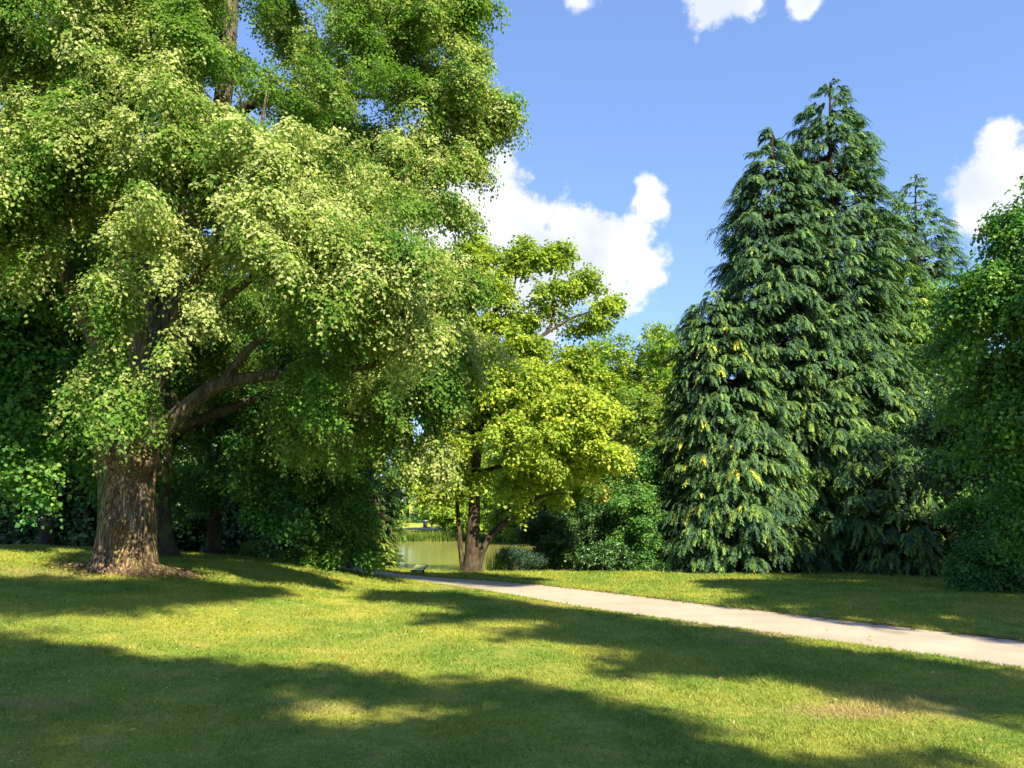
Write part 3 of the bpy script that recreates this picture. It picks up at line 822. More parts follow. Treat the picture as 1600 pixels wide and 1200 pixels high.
# --- palettes ---------------------------------------------------------------------------
PAL_MAPLE = [((0.045, 0.120, 0.032), 1), ((0.065, 0.165, 0.038), 1), ((0.12, 0.22, 0.035), .4)]
PAL_DARK = [((0.024, 0.056, 0.018), 1), ((0.042, 0.090, 0.026), 1), ((0.065, 0.12, 0.035), .4)]
PAL_MID = [((0.07, 0.14, 0.022), 1), ((0.12, 0.20, 0.028), 1), ((0.18, 0.25, 0.034), .6)]
PAL_CAT = [((0.14, 0.205, 0.036), 1), ((0.22, 0.275, 0.048), 1.2), ((0.33, 0.345, 0.055), .9), ((0.42, 0.37, 0.05), .10)]
PAL_FAR = [((0.10, 0.17, 0.022), 1), ((0.18, 0.25, 0.026), 1), ((0.28, 0.31, 0.035), .6)]
PAL_SHRUB = [((0.05, 0.12, 0.020), 1), ((0.09, 0.18, 0.026), 1), ((0.15, 0.23, 0.03), .4)]


def at(px, D): x = (px - 800) / 1236 * D; return np.array([x, D, float(base_h(x, D))])


def stand(name, label, px, D, big, r0, n, L, W, pal, mat, seed, bark=BK_dark, top=None, lean=0, group=None, cat='tree', limbs=None, cr=(.5, .95), **kw):
    base = at(px, D); b = base.copy(); b[2] -= .15
    bigs = px_big(big)
    zt = top if top is not None else max(c[2] for c, r, w in bigs)
    mid = np.array([base[0] + lean * .5, D, base[2] + (zt - base[2]) * .5]); tp = np.array([base[0] + lean, D, zt])
    if limbs is None:
        g = np.random.default_rng(seed); limbs = []
        for c, r, w in sorted(bigs, key=lambda e: -e[1][0])[:5]:
            f = np.clip((c[2] - base[2]) / max(zt - base[2], .1) * .6, .15, .85); s = base * (1 - f) + tp * f
            limbs.append(([s, s * .5 + np.asarray(c) * .5 + np.array([0, 0, .25]), c], r0 * .5, r0 * .12))
    else: limbs = [([P(*p) for p in pts], a, b_) for pts, a, b_ in limbs]
    return broad_tree(name, label, base, [b, mid, tp], r0, r0 * .35, limbs, bigs, n, L, W, pal, mat, bark, seed, group=group, cr=cr, cat=cat, **kw)


# --- dark trees and undergrowth on the left ------------------------------------------------
stand('maple_tree', 'green maple at the left edge, its thin trunk well left of the burled trunk', 65, 24,
      [(30, 470, 18.5, 1.6), (110, 440, 19, 1.6), (60, 560, 18.5, 1.4), (20, 640, 18.0, 1.0), (100, 640, 18.8, 1.2), (0, 700, 18, .7), (120, 560, 19.5, 1.3), (60, 380, 20, 2.0), (-40, 560, 18, 1.5), (150, 680, 20, .9), (-20, 420, 19, 1.6)],
      .19, 75000, .11, .105, PAL_MAPLE, LM_maple, 31, top=9, up=.8, out=.4, droop=.35, m=8, spray=.4, flat=.5)
stand('maple_tree', 'dark bluish green maple tree showing between the two lime trunks and the leafy shrub', 330, 25,
      [(360, 690, 22.5, 1.5), (420, 740, 22.5, .9), (445, 790, 22.3, .45), (330, 600, 23, 1.8), (440, 640, 23.5, 1.8), (290, 720, 24, 1.4), (520, 690, 24.5, 1.3), (380, 520, 25, 2.2), (520, 560, 26, 2.4)],
      .22, 60000, .11, .10, PAL_MAPLE, LM_maple, 37, top=7.5, up=.8, out=.4, droop=.35, m=8, spray=.4, flat=.5)
for i, (px, D, hh, w, lab) in enumerate([(-130, 30, 11, 4.5, 'dark evergreen at the far left edge of the wood, cut by the picture edge'),
                                         (15, 33, 12, 4.6, 'dark evergreen behind the leftmost maple in the wood'), (150, 31, 11, 4.4, 'dark evergreen with a black trunk just left of the burled lime'),
                                         (300, 34, 12.5, 4.6, 'dark evergreen close to the right of the lime trunks'), (440, 33, 11.5, 4.4, 'dark evergreen behind the green leafy shrub'),
                                         (530, 36.5, 10.5, 2.9, 'dark evergreen behind the yew at the right end of the wood')]):
    bx = at(px, D); g = np.random.default_rng(50 + i)
    big = []
    for k in range(9):
        z = bx[2] + 1.3 + (hh - 2) * k / 8; q = np.array([bx[0] + g.uniform(-1, 1) * w * .35, D + g.uniform(-1, .6), z])
        pxx, pyy = proj(*q); big.append((pxx, pyy, q[1], (w * .62 * (1 - .35 * k / 8), w * .5, 1.2)))
    stand('dark_evergreen_tree', lab, px, D, big, .3, 26000, .20, .13, PAL_DARK, LM_dark, 60 + i, top=bx[2] + hh * .9, group='dark trees in the wood on the left', cr=(.6, 1.1), m=8, spray=.5, inner=.7, detail=False)
for i, (px, D, hh, w, lab) in enumerate([(-60, 40, 22, 6.5, 'tall backdrop tree rising behind the left edge of the lime crown'), (170, 42, 24, 7, 'tall backdrop tree hidden mostly by the burled lime crown'),
                                         (400, 41, 20, 6.5, 'tall backdrop tree glimpsed through the middle of the lime crowns')]):
    bx = at(px, D); g = np.random.default_rng(80 + i); big = []
    for k in range(14):
        z = bx[2] + 4 + (hh - 5) * k / 13; q = np.array([bx[0] + g.uniform(-1, 1) * w * .6, D + g.uniform(-2, 1), z])
        pxx, pyy = proj(*q); big.append((pxx, pyy, q[1], (w * .5, w * .4, 2.0)))
    stand('backdrop_tree', lab, px, D, big, .45, 30000, .26, .2, PAL_MID, LM_gen, 90 + i, top=bx[2] + hh * .85, group='tall trees behind the lime trees', cr=(.8, 1.4), m=8, spray=.7, inner=.7, detail=False)

stand('leafy_shrub', 'sunlit green leafy shrub between the dark wood and the yew', 520, 23.5,
      [(500, 760, 23, .75), (540, 810, 22.8, .72), (510, 850, 22.6, .62), (560, 850, 22.8, .5), (480, 800, 23.4, .6), (545, 760, 23.4, .5), (520, 720, 24, .6), (470, 850, 23.4, .5)],
      .09, 38000, .085, .06, PAL_SHRUB, LM_gen, 101, top=2.6, cat='shrub', cr=(.22, .42), m=8, spray=.24, up=.7, inner=.6)
stand('laurel_shrub', 'darker glossy shrub rising above the sunlit leafy shrub', 545, 25.5,
      [(540, 700, 25.0, .9), (500, 690, 25.4, .8), (575, 730, 25.2, .7), (530, 640, 25.8, 1.0)],
      .09, 22000, .11, .055, PAL_MAPLE, LM_dark, 103, top=4.2, cat='shrub', cr=(.25, .5), m=8, spray=.25, up=.7)
stand('low_shrub', 'low pale shrub peeping out under the dark trees behind the shrub', 400, 26, [(395, 868, 25.8, .35), (420, 872, 25.8, .25), (375, 872, 26, .25)], .04, 3500, .08, .05, PAL_SHRUB, LM_gen, 105, cat='shrub', cr=(.15, .28), top=.4)


# --- conifers -----------------------------------------------------------------------------
def fronds(name, O, OUT, Lf, parent, mat, pal, seed, ml=14, w=.055, bend=1.0, palette_fn=None, spread=.55, lfac=.42):
    """drooping fans of scale foliage: O origins, OUT outward directions, Lf lengths"""
    g = np.random.default_rng(seed); n = len(O)
    OUT = nrm(OUT); side = nrm(np.cross(OUT, np.array([0, 0, 1.]))); s = (np.linspace(0, 1, ml)[None, :, None] + g.random((n, ml, 1)) / ml)
    Lf = Lf[:, None, None]
    P0 = O[:, None] + OUT[:, None] * Lf * (s - .18 * s ** 2) + np.array([0, 0, -1.]) * Lf * (bend * .62 * s ** 2 - .05 * s)
    sg = np.where(np.arange(ml) % 2 == 0, 1., -1.)[None, :, None] * g.uniform(.5, 1.2, (n, ml, 1))
    tip = OUT[:, None] * .55 + side[:, None] * sg * spread + np.array([0, 0, -1.]) * (.35 + .75 * s * bend) + g.normal(size=(n, ml, 3)) * .16
    nr_ = np.array([0, 0, 1.]) * .8 + OUT[:, None] * .6 + g.normal(size=(n, ml, 3)) * .3
    L = (Lf * lfac * (1 - .45 * s) * g.uniform(.75, 1.25, (n, ml, 1))).ravel()
    W = np.full(n * ml, w) * g.uniform(.7, 1.3, n * ml)
    P0 = P0.reshape(-1, 3); cols = np.array([p[0] for p in pal]); ws = np.array([p[1] for p in pal], float)
    cl = O[:, :]; wt = palette_fn(cl) * ws if palette_fn is not None else ws * np.exp(1.3 * noise3(cl, .7, 3, 1)[:, None] * np.linspace(-1, 1, len(ws)))
    wt = wt / wt.sum(1, keepdims=True); pick = (g.random(n)[:, None] > np.cumsum(wt, 1)).sum(1).clip(0, len(ws) - 1)
    C = np.repeat(cols[pick] * np.exp(g.normal(size=(n, 1)) * .15), ml, 0) * np.exp(g.normal(size=(n * ml, 1)) * .10)
    C = C * (0.75 + 1.0 * np.tile(np.linspace(0, 1, ml), n))[:, None]      # young tips are paler
    return leaf_mesh(name, P0, tip.reshape(-1, 3), nr_.reshape(-1, 3), L, W, C, mat, parent, detail=False, fold=.3)


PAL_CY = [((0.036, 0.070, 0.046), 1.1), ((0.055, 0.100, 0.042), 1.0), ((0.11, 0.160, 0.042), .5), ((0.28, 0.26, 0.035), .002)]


def conifer(label, px, D, top, prof, nb, seed, name='cypress_tree', pal=PAL_CY, palette_fn=None, r0=.35, fl=.62, nf=12, w=.06, lob=.42, low=.15, base=None, group=None, sx=1.0, bend=1.0, ml=14, core=True):
    """prof: list of (height fraction, radius in metres)"""
    b = at(px, D) if base is None else np.asarray(base, float)
    tp = P(top[0], top[1], D) if len(top) == 2 else np.asarray(top); H = tp[2] - b[2]
    t = thing(name, label, 'conifer', b, group); g = np.random.default_rng(seed)
    c = catmull([b - [0, 0, .2], b * .5 + tp * .5 + [.1, 0, 0], tp], 40); T = Tubes()
    T.add(c, r0 * (1 - .93 * np.linspace(0, 1, 40)) * (1 + .6 * np.exp(-np.linspace(0, H, 40) / .6)), 14, bark_disp(.1, 4))
    hf, rf = np.array(prof).T
    # boughs
    zf = g.random(nb * 3); rr = np.interp(zf, hf, rf); keep = g.random(nb * 3) < (rr + .25) / (rr.max() + .25); zf = zf[keep][:nb]; n = len(zf)
    ph = g.uniform(0, 2 * pi, n); dirs = np.stack([np.cos(ph) * sx, np.sin(ph), 0 * ph], 1)
    ax = b + (tp - b) * zf[:, None]
    q0 = np.column_stack([dirs[:, :2] * 1.6, zf * H * .55])
    env = np.interp(zf, hf, rf) * (1 + lob * noise3(q0, 1.5, 3, seed % 5) + .07 * g.normal(size=n))
    env = np.maximum(env, .12)
    u = np.where(g.random(n) < .64, g.uniform(.80, 1.10, n), g.uniform(.45, .80, n))
    BO = ax + dirs * (env * u)[:, None] * .78; BL = 1.5 * fl * g.uniform(.6, 1.35, n) * np.clip(env * .45 + .35, .35, 1.0)
    # branches carrying the boughs
    idx = g.choice(n, min(n, 420), replace=False)
    for i in idx:
        L = env[i]; s = ax[i] + [0, 0, -.05 * L]; tt = np.linspace(0, 1, 5)[:, None]
        p = s * (1 - tt) + BO[i] * tt + np.array([0, 0, -1]) * (.10 * L * np.sin(pi * tt)); T.add(p, np.linspace(.03 + .01 * L, .012, 5), 4)
    T.build('trunk', BK_red, t)
    O = np.repeat(BO, nf, 0); a = g.uniform(-.85, .85, n * nf); D0 = np.repeat(dirs, nf, 0) / np.array([sx, 1, 1]); D0 = nrm(D0)
    OUT = np.stack([D0[:, 0] * np.cos(a) - D0[:, 1] * np.sin(a), D0[:, 0] * np.sin(a) + D0[:, 1] * np.cos(a), np.repeat(g.uniform(-.3, .3, n), nf) + g.uniform(-.12, .12, n * nf)], 1)
    Lb = np.repeat(BL, nf)
    ff = g.uniform(0, .62, n * nf); O = O + (np.repeat(dirs, nf, 0) * .85 + OUT * .3) * (Lb * ff)[:, None] + np.stack([0 * a, 0 * a, -.35 * Lb * ff ** 2 + g.normal(size=n * nf) * .05 * Lb], 1)
    fronds('foliage', O, OUT, Lb * g.uniform(.38, .62, n * nf), t, LM_con, pal, seed + 3, ml=22, w=w * .62, lfac=.34, bend=bend, palette_fn=palette_fn)
    return t


def cyA(P0):  # greener low down, bluish on top
    z = P0[:, 2]; x = P0[:, 0]
    n = noise3(P0, .6, 3, 2)
    lo = np.clip(1 - z / 12, 0, 1)
    return np.stack([1.2 - .7 * lo - .5 * n, 1 + 0 * z, .25 + 1.4 * lo + .9 * np.maximum(n, 0), .25 + 0 * z], 1).clip(.02, 9)


def cySunlit(P0):  # sunlight on the low left fronds, painted in as yellow foliage
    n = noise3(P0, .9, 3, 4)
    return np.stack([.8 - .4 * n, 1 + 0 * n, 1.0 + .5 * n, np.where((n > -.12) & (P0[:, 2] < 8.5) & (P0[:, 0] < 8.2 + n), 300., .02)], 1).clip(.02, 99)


conifer('tallest dark green cypress with a pointed leaning tip, right of the middle', 1290, 31.5, (1297, 128),
        [(0, 4.6), (.1, 4.7), (.25, 4.1), (.4, 3.6), (.55, 3.0), (.7, 2.3), (.8, 1.75), (.88, 1.2), (.95, .75), (1, .2)], 2700, 201, palette_fn=cyA, r0=.42)
conifer('second tallest cypress fused to the left side of the tallest one', 1205, 31, (1207, 205),
        [(0, 3.6), (.1, 3.8), (.3, 3.2), (.5, 2.7), (.65, 2.2), (.8, 1.6), (.9, 1.0), (.97, .5), (1, .2)], 2000, 207, palette_fn=cyA, r0=.36)
conifer('low cypress with sunlit yellow painted into its fronds at the left foot of the tall cypresses', 1128, 29.8, (1118, 455),
        [(0, 2.4), (.15, 2.6), (.35, 2.3), (.6, 1.8), (.8, 1.4), (.93, .8), (1, .2)], 1500, 213, palette_fn=cySunlit, r0=.2, fl=.55)
conifer('slim cypress with a bare pointed top, far behind on the right', 1432, 37, (1430, 272),
        [(0, 3.2), (.4, 2.7), (.6, 2.2), (.75, 1.7), (.85, 1.1), (.93, .6), (1, .1)], 1300, 219, r0=.3, fl=.62, nf=8, lob=.3)
PAL_LT = [((0.05, 0.105, 0.03), 1.0), ((0.085, 0.15, 0.035), 1.0), ((0.13, 0.19, 0.045), .9), ((0.25, 0.23, 0.05), .05)]
conifer('lighter green cypress between the tallest cypress and the dark right hand tree', 1405, 32, (1412, 405),
        [(0, 3.0), (.3, 3.0), (.55, 2.5), (.75, 1.9), (.9, 1.1), (1, .2)], 1400, 223, pal=PAL_LT, r0=.3)
conifer('low spreading cypress with ferny fronds on the lawn edge at the right', 1450, 27.5, (1450, 680),
        [(0, 2.9), (.3, 2.6), (.6, 1.6), (.85, .9), (1, .2)], 520, 227, palette_fn=cyA, r0=.16, fl=.6)
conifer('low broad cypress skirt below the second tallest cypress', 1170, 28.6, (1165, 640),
        [(0, 2.6), (.3, 2.3), (.6, 1.7), (.85, .9), (1, .2)], 520, 229, palette_fn=cySunlit, r0=.16, fl=.6)

PAL_YEW = [((0.018, 0.042, 0.016), 1.0), ((0.035, 0.068, 0.018), .9), ((0.075, 0.105, 0.022), .4)]
conifer('dark feathery yew at the right end of the wood, by the pond', 582, 29.0, (580, 560), [(0, .9), (.2, .9), (.5, 1.15), (.8, .9), (1, .3)], 520, 233, name='yew_tree', pal=PAL_YEW, r0=.2, fl=.45, w=.045, nf=7)
conifer('low olive yew bush with feathery sprays beside the path by the pond', 574, 28.4, (578, 835), [(0, .85), (.4, .8), (.8, .5), (1, .2)], 190, 237, name='yew_bush', pal=[((0.05, 0.085, 0.02), 1), ((0.10, 0.14, 0.03), 1), ((0.19, .20, .05), .5)], r0=.06, fl=.42, w=.035, nf=9, sx=1.2, bend=.5)


# --- the catalpa ------------------------------------------------------------------------------
def catalpa():
    D = 29.0; base = at(737, D)
    L = lambda pts, a, b: ([P(*p) for p in pts], a, b)
    big = [(700, 600, 28.8, 1.0), (770, 600, 28.4, 1.2), (940, 680, 28.2, .7), (930, 610, 28.6, .8), (760, 640, 29.4, 1.1), (820, 760, 28.2, .8), (880, 640, 27.6, 1.5), (925, 700, 27.8, 1.2), (850, 700, 27.2, 1.3), (895, 770, 28, .8), (940, 790, 28.4, .4), (930, 640, 28.4, 1.1), (800, 670, 27.5, .9),
           (715, 640, 28.4, .9), (700, 700, 28.4, .85), (735, 745, 28.2, .6), (690, 760, 28.6, .5), (740, 580, 29, 1.2), (830, 590, 28.6, 1.2), (790, 720, 29.5, 1.2), (850, 770, 29.3, .9),
           (760, 540, 29.5, 1.0), (840, 560, 30, 1.0), (890, 560, 29.5, .9), (820, 530, 29.2, .8), (880, 520, 29.4, .7), (740, 490, 29.5, .9), (930, 540, 29.5, .5), (690, 570, 29.5, .9),
           (770, 440, 29.5, 1.1, .7), (820, 405, 29.5, .85, .7), (875, 405, 29.5, .85, .65), (915, 440, 29.5, .75, .6), (860, 470, 29.2, 1.0, .6), (905, 500, 29.4, .9, .7), (952, 468, 29.3, .38, .7), (960, 492, 29.3, .28, .8),
           (735, 395, 29.5, .9, .8), (800, 490, 29.6, .9, .55), (705, 470, 29.7, .9, .6), (720, 530, 29.6, .9, .6), (780, 385, 29.6, .6, .7)]
    limbs = [L([(745, 893, D), (753, 862, D - .05), (768, 836, D - .1), (795, 812, D - .2), (818, 792, D - .3), (850, 775, D - .6), (900, 770, D - .9)], .17, .05),
             L([(725, 893, D), (720, 855, D), (716, 800, D), (708, 720, D + .2), (698, 640, D + .1)], .12, .04),
             L([(742, 745, D), (750, 680, D), (768, 620, D), (790, 575, D), (822, 545, D), (860, 510, D + .2), (866, 455, D + .2), (870, 400, D)], .18, .035),
             L([(741, 700, D), (738, 620, D), (742, 540, D + .2), (760, 500, D + .2), (800, 455, D + .1), (810, 400, D + .1)], .15, .03),
             L([(742, 740, D), (790, 725, D - .3), (850, 715, D - .8), (900, 690, D - 1.1)], .10, .03),
             L([(752, 665, D), (800, 640, D - .4), (860, 620, D - .9), (920, 620, D - 1)], .09, .03),
             L([(840, 530, D + .1), (890, 500, D + .2), (930, 485, D + .2), (960, 480, D + .2)], .06, .02),
             L([(790, 575, D), (770, 530, D), (790, 500, D), (780, 460, D), (740, 410, D)], .08, .02)]
    PX = lambda P0: proj(P0[:, 0], P0[:, 1], P0[:, 2])
    def pf(P0, k):
        xr = np.clip((P0[:, 0] + 1.2) / 4.6, 0, 1) * np.clip((8.5 - P0[:, 2]) / 2.5, 0, 1)   # sunlight on the low right side, painted in as yellower leaves
        n = noise3(P0, .8, 3, 3)
        return np.stack([.8 - .6 * xr - .4 * n, 1.2 + 0 * n, .6 + 1.9 * xr + .5 * n, .12 + .7 * xr * (n > .1)], 1).clip(.02, 9)
    trunk = [base - [0, 0, .15], P(738, 850, D), P(741, 800, D), P(742, 750, D), P(741, 690, D)]
    broad_tree('catalpa_tree', 'catalpa with big lime yellow leaves and a forked trunk, standing by the pond', base, trunk, .27, .15, limbs, px_big(big), 125000, .13, .115, PAL_CAT,
               LM_cat, BK_cat, 301, cr=(.2, .42), shell=.25, flare=.6, wob=.04, dens=.55, hole=-.25, hscale=1.2, plume=1.7, pdroop=.1, up=.75, out=.45, droop=.35, m=8, spray=.40, flat=.6, inner=.7, palette_fn=pf, twig=.035)


catalpa()

# --- bank shrubs to the right of the catalpa ----------------------------------------------------
stand('bank_shrub', 'dark green shrub under the catalpa branches at the pond edge', 890, 31, [(860, 850, 30.5, .7), (910, 850, 30.4, .75), (930, 820, 31, .8), (880, 815, 31.4, .7), (850, 820, 32, .6)], .08, 24000, .11, .08, PAL_DARK + [((0.07, .14, .03), .5)], LM_gen, 311, cat='shrub', cr=(.25, .45), m=7, spray=.25)
stand('bank_shrub', 'green small leaved shrub left of the low sunlit cypress', 1000, 30.2, [(1000, 870, 29.6, .5), (1015, 820, 29.8, .65), (985, 770, 30.2, .8), (1010, 730, 30.6, .8), (975, 830, 30.4, .65), (1030, 770, 30.5, .6)], .08, 34000, .09, .07, PAL_MAPLE + [((0.11, .20, .05), .7)], LM_gen, 313, cat='shrub', cr=(.22, .45), m=7, spray=.25)
stand('bank_shrub', 'low dark bush in the shade between the catalpa and the small leaved shrub', 955, 29.6, [(950, 875, 29.4, .55), (975, 868, 29.5, .45), (915, 872, 29.5, .45)], .05, 9000, .10, .07, PAL_DARK, LM_dark, 317, cat='shrub', cr=(.2, .35), m=7, spray=.2)
stand('round_bush', 'round bluish dark bush right of the catalpa trunk', 812, 29.6, [(800, 878, 29.5, (.42, .4, .32)), (835, 880, 29.6, (.42, .4, .3))], .04, 12000, .09, .018, [((0.018, 0.045, 0.03), 1), ((0.03, 0.07, 0.045), .8)], LM_dark, 319, cat='bush', cr=(.15, .26), m=7, spray=.15, droop=-.6, up=.1)
# middle distance trees
for (px, D, top, w, lab, sd, pal) in [(950, 63, 528, 5.6, 'bright green round topped tree behind the catalpa', 331, PAL_FAR), (1060, 62, 520, 4.8, 'green tree in the gap left of the cypresses', 333, PAL_FAR),
                                      (850, 72, 560, 5.5, 'green tree beyond the pond behind the catalpa crown', 335, PAL_FAR), (720, 95, 690, 5.0, 'green tree on the far bank, straight behind the catalpa trunk', 337, PAL_FAR),
                                      (1005, 57, 610, 3.2, 'pale green tree with brownish leaves between catalpa and cypresses', 339, [((0.10, .17, .03), 1), ((0.19, .23, .04), 1), ((.36, .20, .05), .25)])]:
    bx = at(px, D); tp = P(px, top, D); g = np.random.default_rng(sd); big = []
    hh = tp[2] - bx[2]
    for k in range(22):
        a = g.uniform(0, 2 * pi); f = k / 21; z = bx[2] + hh * (.08 + .84 * f); rr = w * (1 - max(0, f - .55) ** 1.5 * 2.2) * .62
        q = np.array([bx[0] + rr * cos(a), D + rr * sin(a), z]); pxx, pyy = proj(*q); big.append((pxx, pyy, q[1], (w * .40, w * .40, hh * .10)))
    stand('park_tree', lab, px, D, big, .3, 60000, .20 * D / 50, .16 * D / 50, pal, LM_gen, sd, top=bx[2] + hh * .8, group='trees in the middle distance', cr=(.5, .95), m=7, spray=.5, inner=.65, up=.8, flat=.55, detail=False)

# --- right hand trees ---------------------------------------------------------------------------
PAL_R = [((0.04, 0.115, 0.028), 1), ((0.07, 0.16, 0.03), 1), ((0.14, 0.23, 0.03), .5), ((0.34, 0.27, 0.03), .025)]
stand('hornbeam_tree', 'dark leafy tree cut by the right edge of the picture', 1720, 16.5,
      [(1618, 384, 14.5, .9), (1568, 444, 14.5, .75), (1528, 464, 14.8, .5), (1628, 484, 14.3, 1.1), (1568, 544, 14.8, .9), (1508, 604, 15.5, .8), (1628, 604, 14.5, 1.2), (1558, 654, 15.3, .9), (1668, 304, 14.5, .7),
       (1618, 704, 15, 1.0), (1708, 454, 14.5, 1.5), (1728, 624, 14.5, 1.6), (1628, 784, 15.5, .8), (1498, 524, 16, .6)],
      .3, 95000, .085, .07, PAL_R, LM_gen, 401, bark=BK_dark, top=7, cr=(.2, .42), shell=.25, dens=.5, hole=-.4, hscale=1.1, m=10, spray=.42, up=.6, droop=.45)
stand('dark_evergreen_tree', 'dense dark evergreen between the light cypress and the right edge tree', 1575, 23, [(1535, 560, 21.5, 1.3), (1520, 660, 21.5, 1.2), (1560, 640, 21.5, 1.8), (1540, 760, 21.5, 1.6), (1600, 820, 22, 1.5), (1525, 740, 22, 1.0), (1640, 700, 22, 2), (1560, 480, 22.5, 1.0)],
      .25, 60000, .12, .07, PAL_DARK + [((0.04, 0.10, 0.035), .8)], LM_dark, 403, top=7, cr=(.4, .7), m=8, spray=.35)
stand('low_shrub', 'bushy shrub on the lawn at the right, in front of the dark trees', 1560, 19.5, [(1530, 870, 19.2, .5), (1570, 850, 19.3, .6), (1540, 900, 19, .42), (1590, 900, 19, .5), (1620, 870, 19.2, .7), (1505, 895, 19.3, .3), (1530, 810, 20, .6)],
      .06, 38000, .075, .055, PAL_MAPLE + [((0.09, .17, .03), .4)], LM_gen, 407, cat='shrub', cr=(.2, .36), m=8, spray=.2)


# --- trees outside the picture whose shadows lie on the lawn ---------------------------------------
def inpoly(x, y, poly):
    ins = np.zeros(len(x), bool); n = len(poly)
    for i in range(n):
        x1, y1 = poly[i]; x2, y2 = poly[(i + 1) % n]
        c = ((y1 > y) != (y2 > y)) & (x < (x2 - x1) * (y - y1) / (y2 - y1 + 1e-9) + x1); ins ^= c
    return ins


def shade_tree(label, base, polys, seed, spacing=.5, hmin=4.5, hmax=26, n=42000, r=(.32, .5), name='shade_tree', step=.5, holes=.10, extra=(), lits=()):
    """a broadleaf tree whose boughs hang where the sun throws their shade onto the lawn"""
    g = np.random.default_rng(seed); gx, gy = np.meshgrid(np.arange(-22, 22, step), np.arange(2, 29, step))
    gx = gx.ravel() + g.uniform(-.5, .5, gx.size) * step; gy = gy.ravel() + g.uniform(-.5, .5, gy.size) * step
    gz = base_h(gx, gy); px, py = proj(gx, gy, gz); m = np.zeros(len(gx), bool)
    for p in polys: m |= inpoly(px, py, p)
    for p in lits: m &= ~inpoly(px, py, p)
    m &= g.random(len(gx)) > holes
    gx, gy, gz = gx[m], gy[m], gz[m]
    s = (base[0] - gx) * SXY[0] + (base[1] - gy) * SXY[1]; s = s + g.normal(size=len(s)) * 1.2
    h = np.clip(s * tan(SUN_EL), hmin, hmax); s = h / tan(SUN_EL)
    C = np.stack([gx + s * SXY[0], gy + s * SXY[1], gz + h], 1)
    if len(extra): C = np.concatenate([C, np.asarray(extra)])
    b = np.array([base[0], base[1], float(base_h(base[0], base[1]))]); t = thing(name, label, 'tree', b)
    zt = min(C[:, 2].max(), hmax); cx = C[:, :2].mean(0)
    tr = [b - [0, 0, .2], np.array([*(b[:2] * .85 + cx * .15), b[2] + zt * .35]), np.array([*(b[:2] * .7 + cx * .3), b[2] + zt * .66])]
    c = catmull(tr, 40); rr = np.linspace(.42, .08, 40) * (1 + .7 * np.exp(-np.linspace(0, zt, 40) / .7))
    T = branchwork([(c, rr)], C, rt=.07, seed=seed, start=.25)[0]; T.add(c, rr, 16, bark_disp()); T.build('trunk', BK_grey, t)
    foliage('crown', C, g.uniform(r[0], r[1], len(C)), t, LM_gen, n, .16, .14, PAL_MID, seed=seed, detail=False, m=8, spray=.3)
    return t


shade_tree('leafy tree out of view behind the camera, shading the near lawn', (6.0, -7.0),
           [[(-500, 985), (0, 992), (160, 1028), (330, 1030), (420, 1052), (560, 1045), (520, 1060), (600, 1075), (740, 1082), (840, 1076), (920, 1083), (960, 1100), (1050, 1135), (1140, 1165), (1160, 1200), (1200, 1400), (-600, 1400)][:0] or
            [(-500, 985), (0, 992), (60, 1010), (170, 1022), (330, 1030), (400, 1046), (540, 1044), (545, 1060), (600, 1076), (740, 1084), (840, 1076), (910, 1083), (960, 1108), (1050, 1138), (1120, 1160), (1250, 1172), (1330, 1168), (1400, 1185), (1420, 1260), (-400, 1260), (-400, 1150), (60, 1150), (140, 1170), (160, 1150), (100, 1130), (300, 1120), (430, 1125), (560, 1128), (700, 1118), (690, 1100), (520, 1088), (400, 1095), (0, 1090), (-400, 1060)],
            [(-300, 903), (0, 903), (150, 912), (300, 905), (440, 924), (330, 936), (300, 943), (100, 950), (0, 945), (-300, 945)],
            [(-400, 1040), (300, 1080), (440, 1092), (440, 1120), (300, 1150), (-400, 1150)]], 501, n=76000, hmax=24, lits=[[(420, 1080), (560, 1084), (700, 1086), (740, 1108), (720, 1134), (560, 1142), (430, 1140), (380, 1110)], [(20, 1118), (190, 1118), (220, 1200), (20, 1200)], [(240, 1068), (330, 1068), (330, 1100), (240, 1100)]])
shade_tree('tall leafy tree out of view to the right, shading the strip along the path', (12.0, -4.3),
           [[(565, 924), (700, 929), (800, 944), (930, 959), (1050, 977), (1200, 1002), (1400, 1032), (1700, 1066), (1800, 1110), (1610, 1108), (1500, 1118), (1440, 1095), (1330, 1080), (1260, 1068), (1160, 1045), (1080, 1048), (1060, 1030), (1000, 1046), (930, 1045), (990, 1030), (1000, 1005), (890, 996), (760, 985), (880, 975), (870, 965), (660, 968), (760, 956), (720, 945), (600, 935)], [(540, 889), (640, 896), (760, 898), (830, 905), (800, 914), (700, 906), (600, 900)]],
           503, n=64000, hmax=28, step=.42)
shade_tree('broad leafy tree out of view beyond the path, shading the right lawn', (18.5, 3.0),
           [[(1140, 940), (1170, 925), (1210, 907), (1260, 899), (1500, 899), (1700, 930), (1800, 1004), (1600, 996), (1400, 976), (1300, 968), (1250, 958), (1180, 946)]],
           507, n=60000, hmax=20, holes=.06, extra=[(18 + 3 * cos(k), 4 + 3 * sin(k * 2), 6 + .8 * k) for k in range(9)])


# ------------------------------------------------------------------ grass, flowers, reeds, litter (nobody could count them)
def blades(name, X, Y, Z, H, W, lean, mat, g, tint=None):
    n = len(X); a = g.uniform(0, 2 * pi, n); S = np.stack([np.cos(a), np.sin(a), 0 * a], 1) * W[:, None] * .5
    l = g.normal(size=(n, 2)) * lean; B = np.stack([X, Y, Z - .01], 1); T = B + np.stack([l[:, 0] * H, l[:, 1] * H, H], 1)
    V = np.stack([B - S, B + S, T], 1).reshape(-1, 3); Q = np.arange(3 * n).reshape(-1, 3)
    return mesh_obj(name, V, None, Q, mat=mat, fcol=tint)


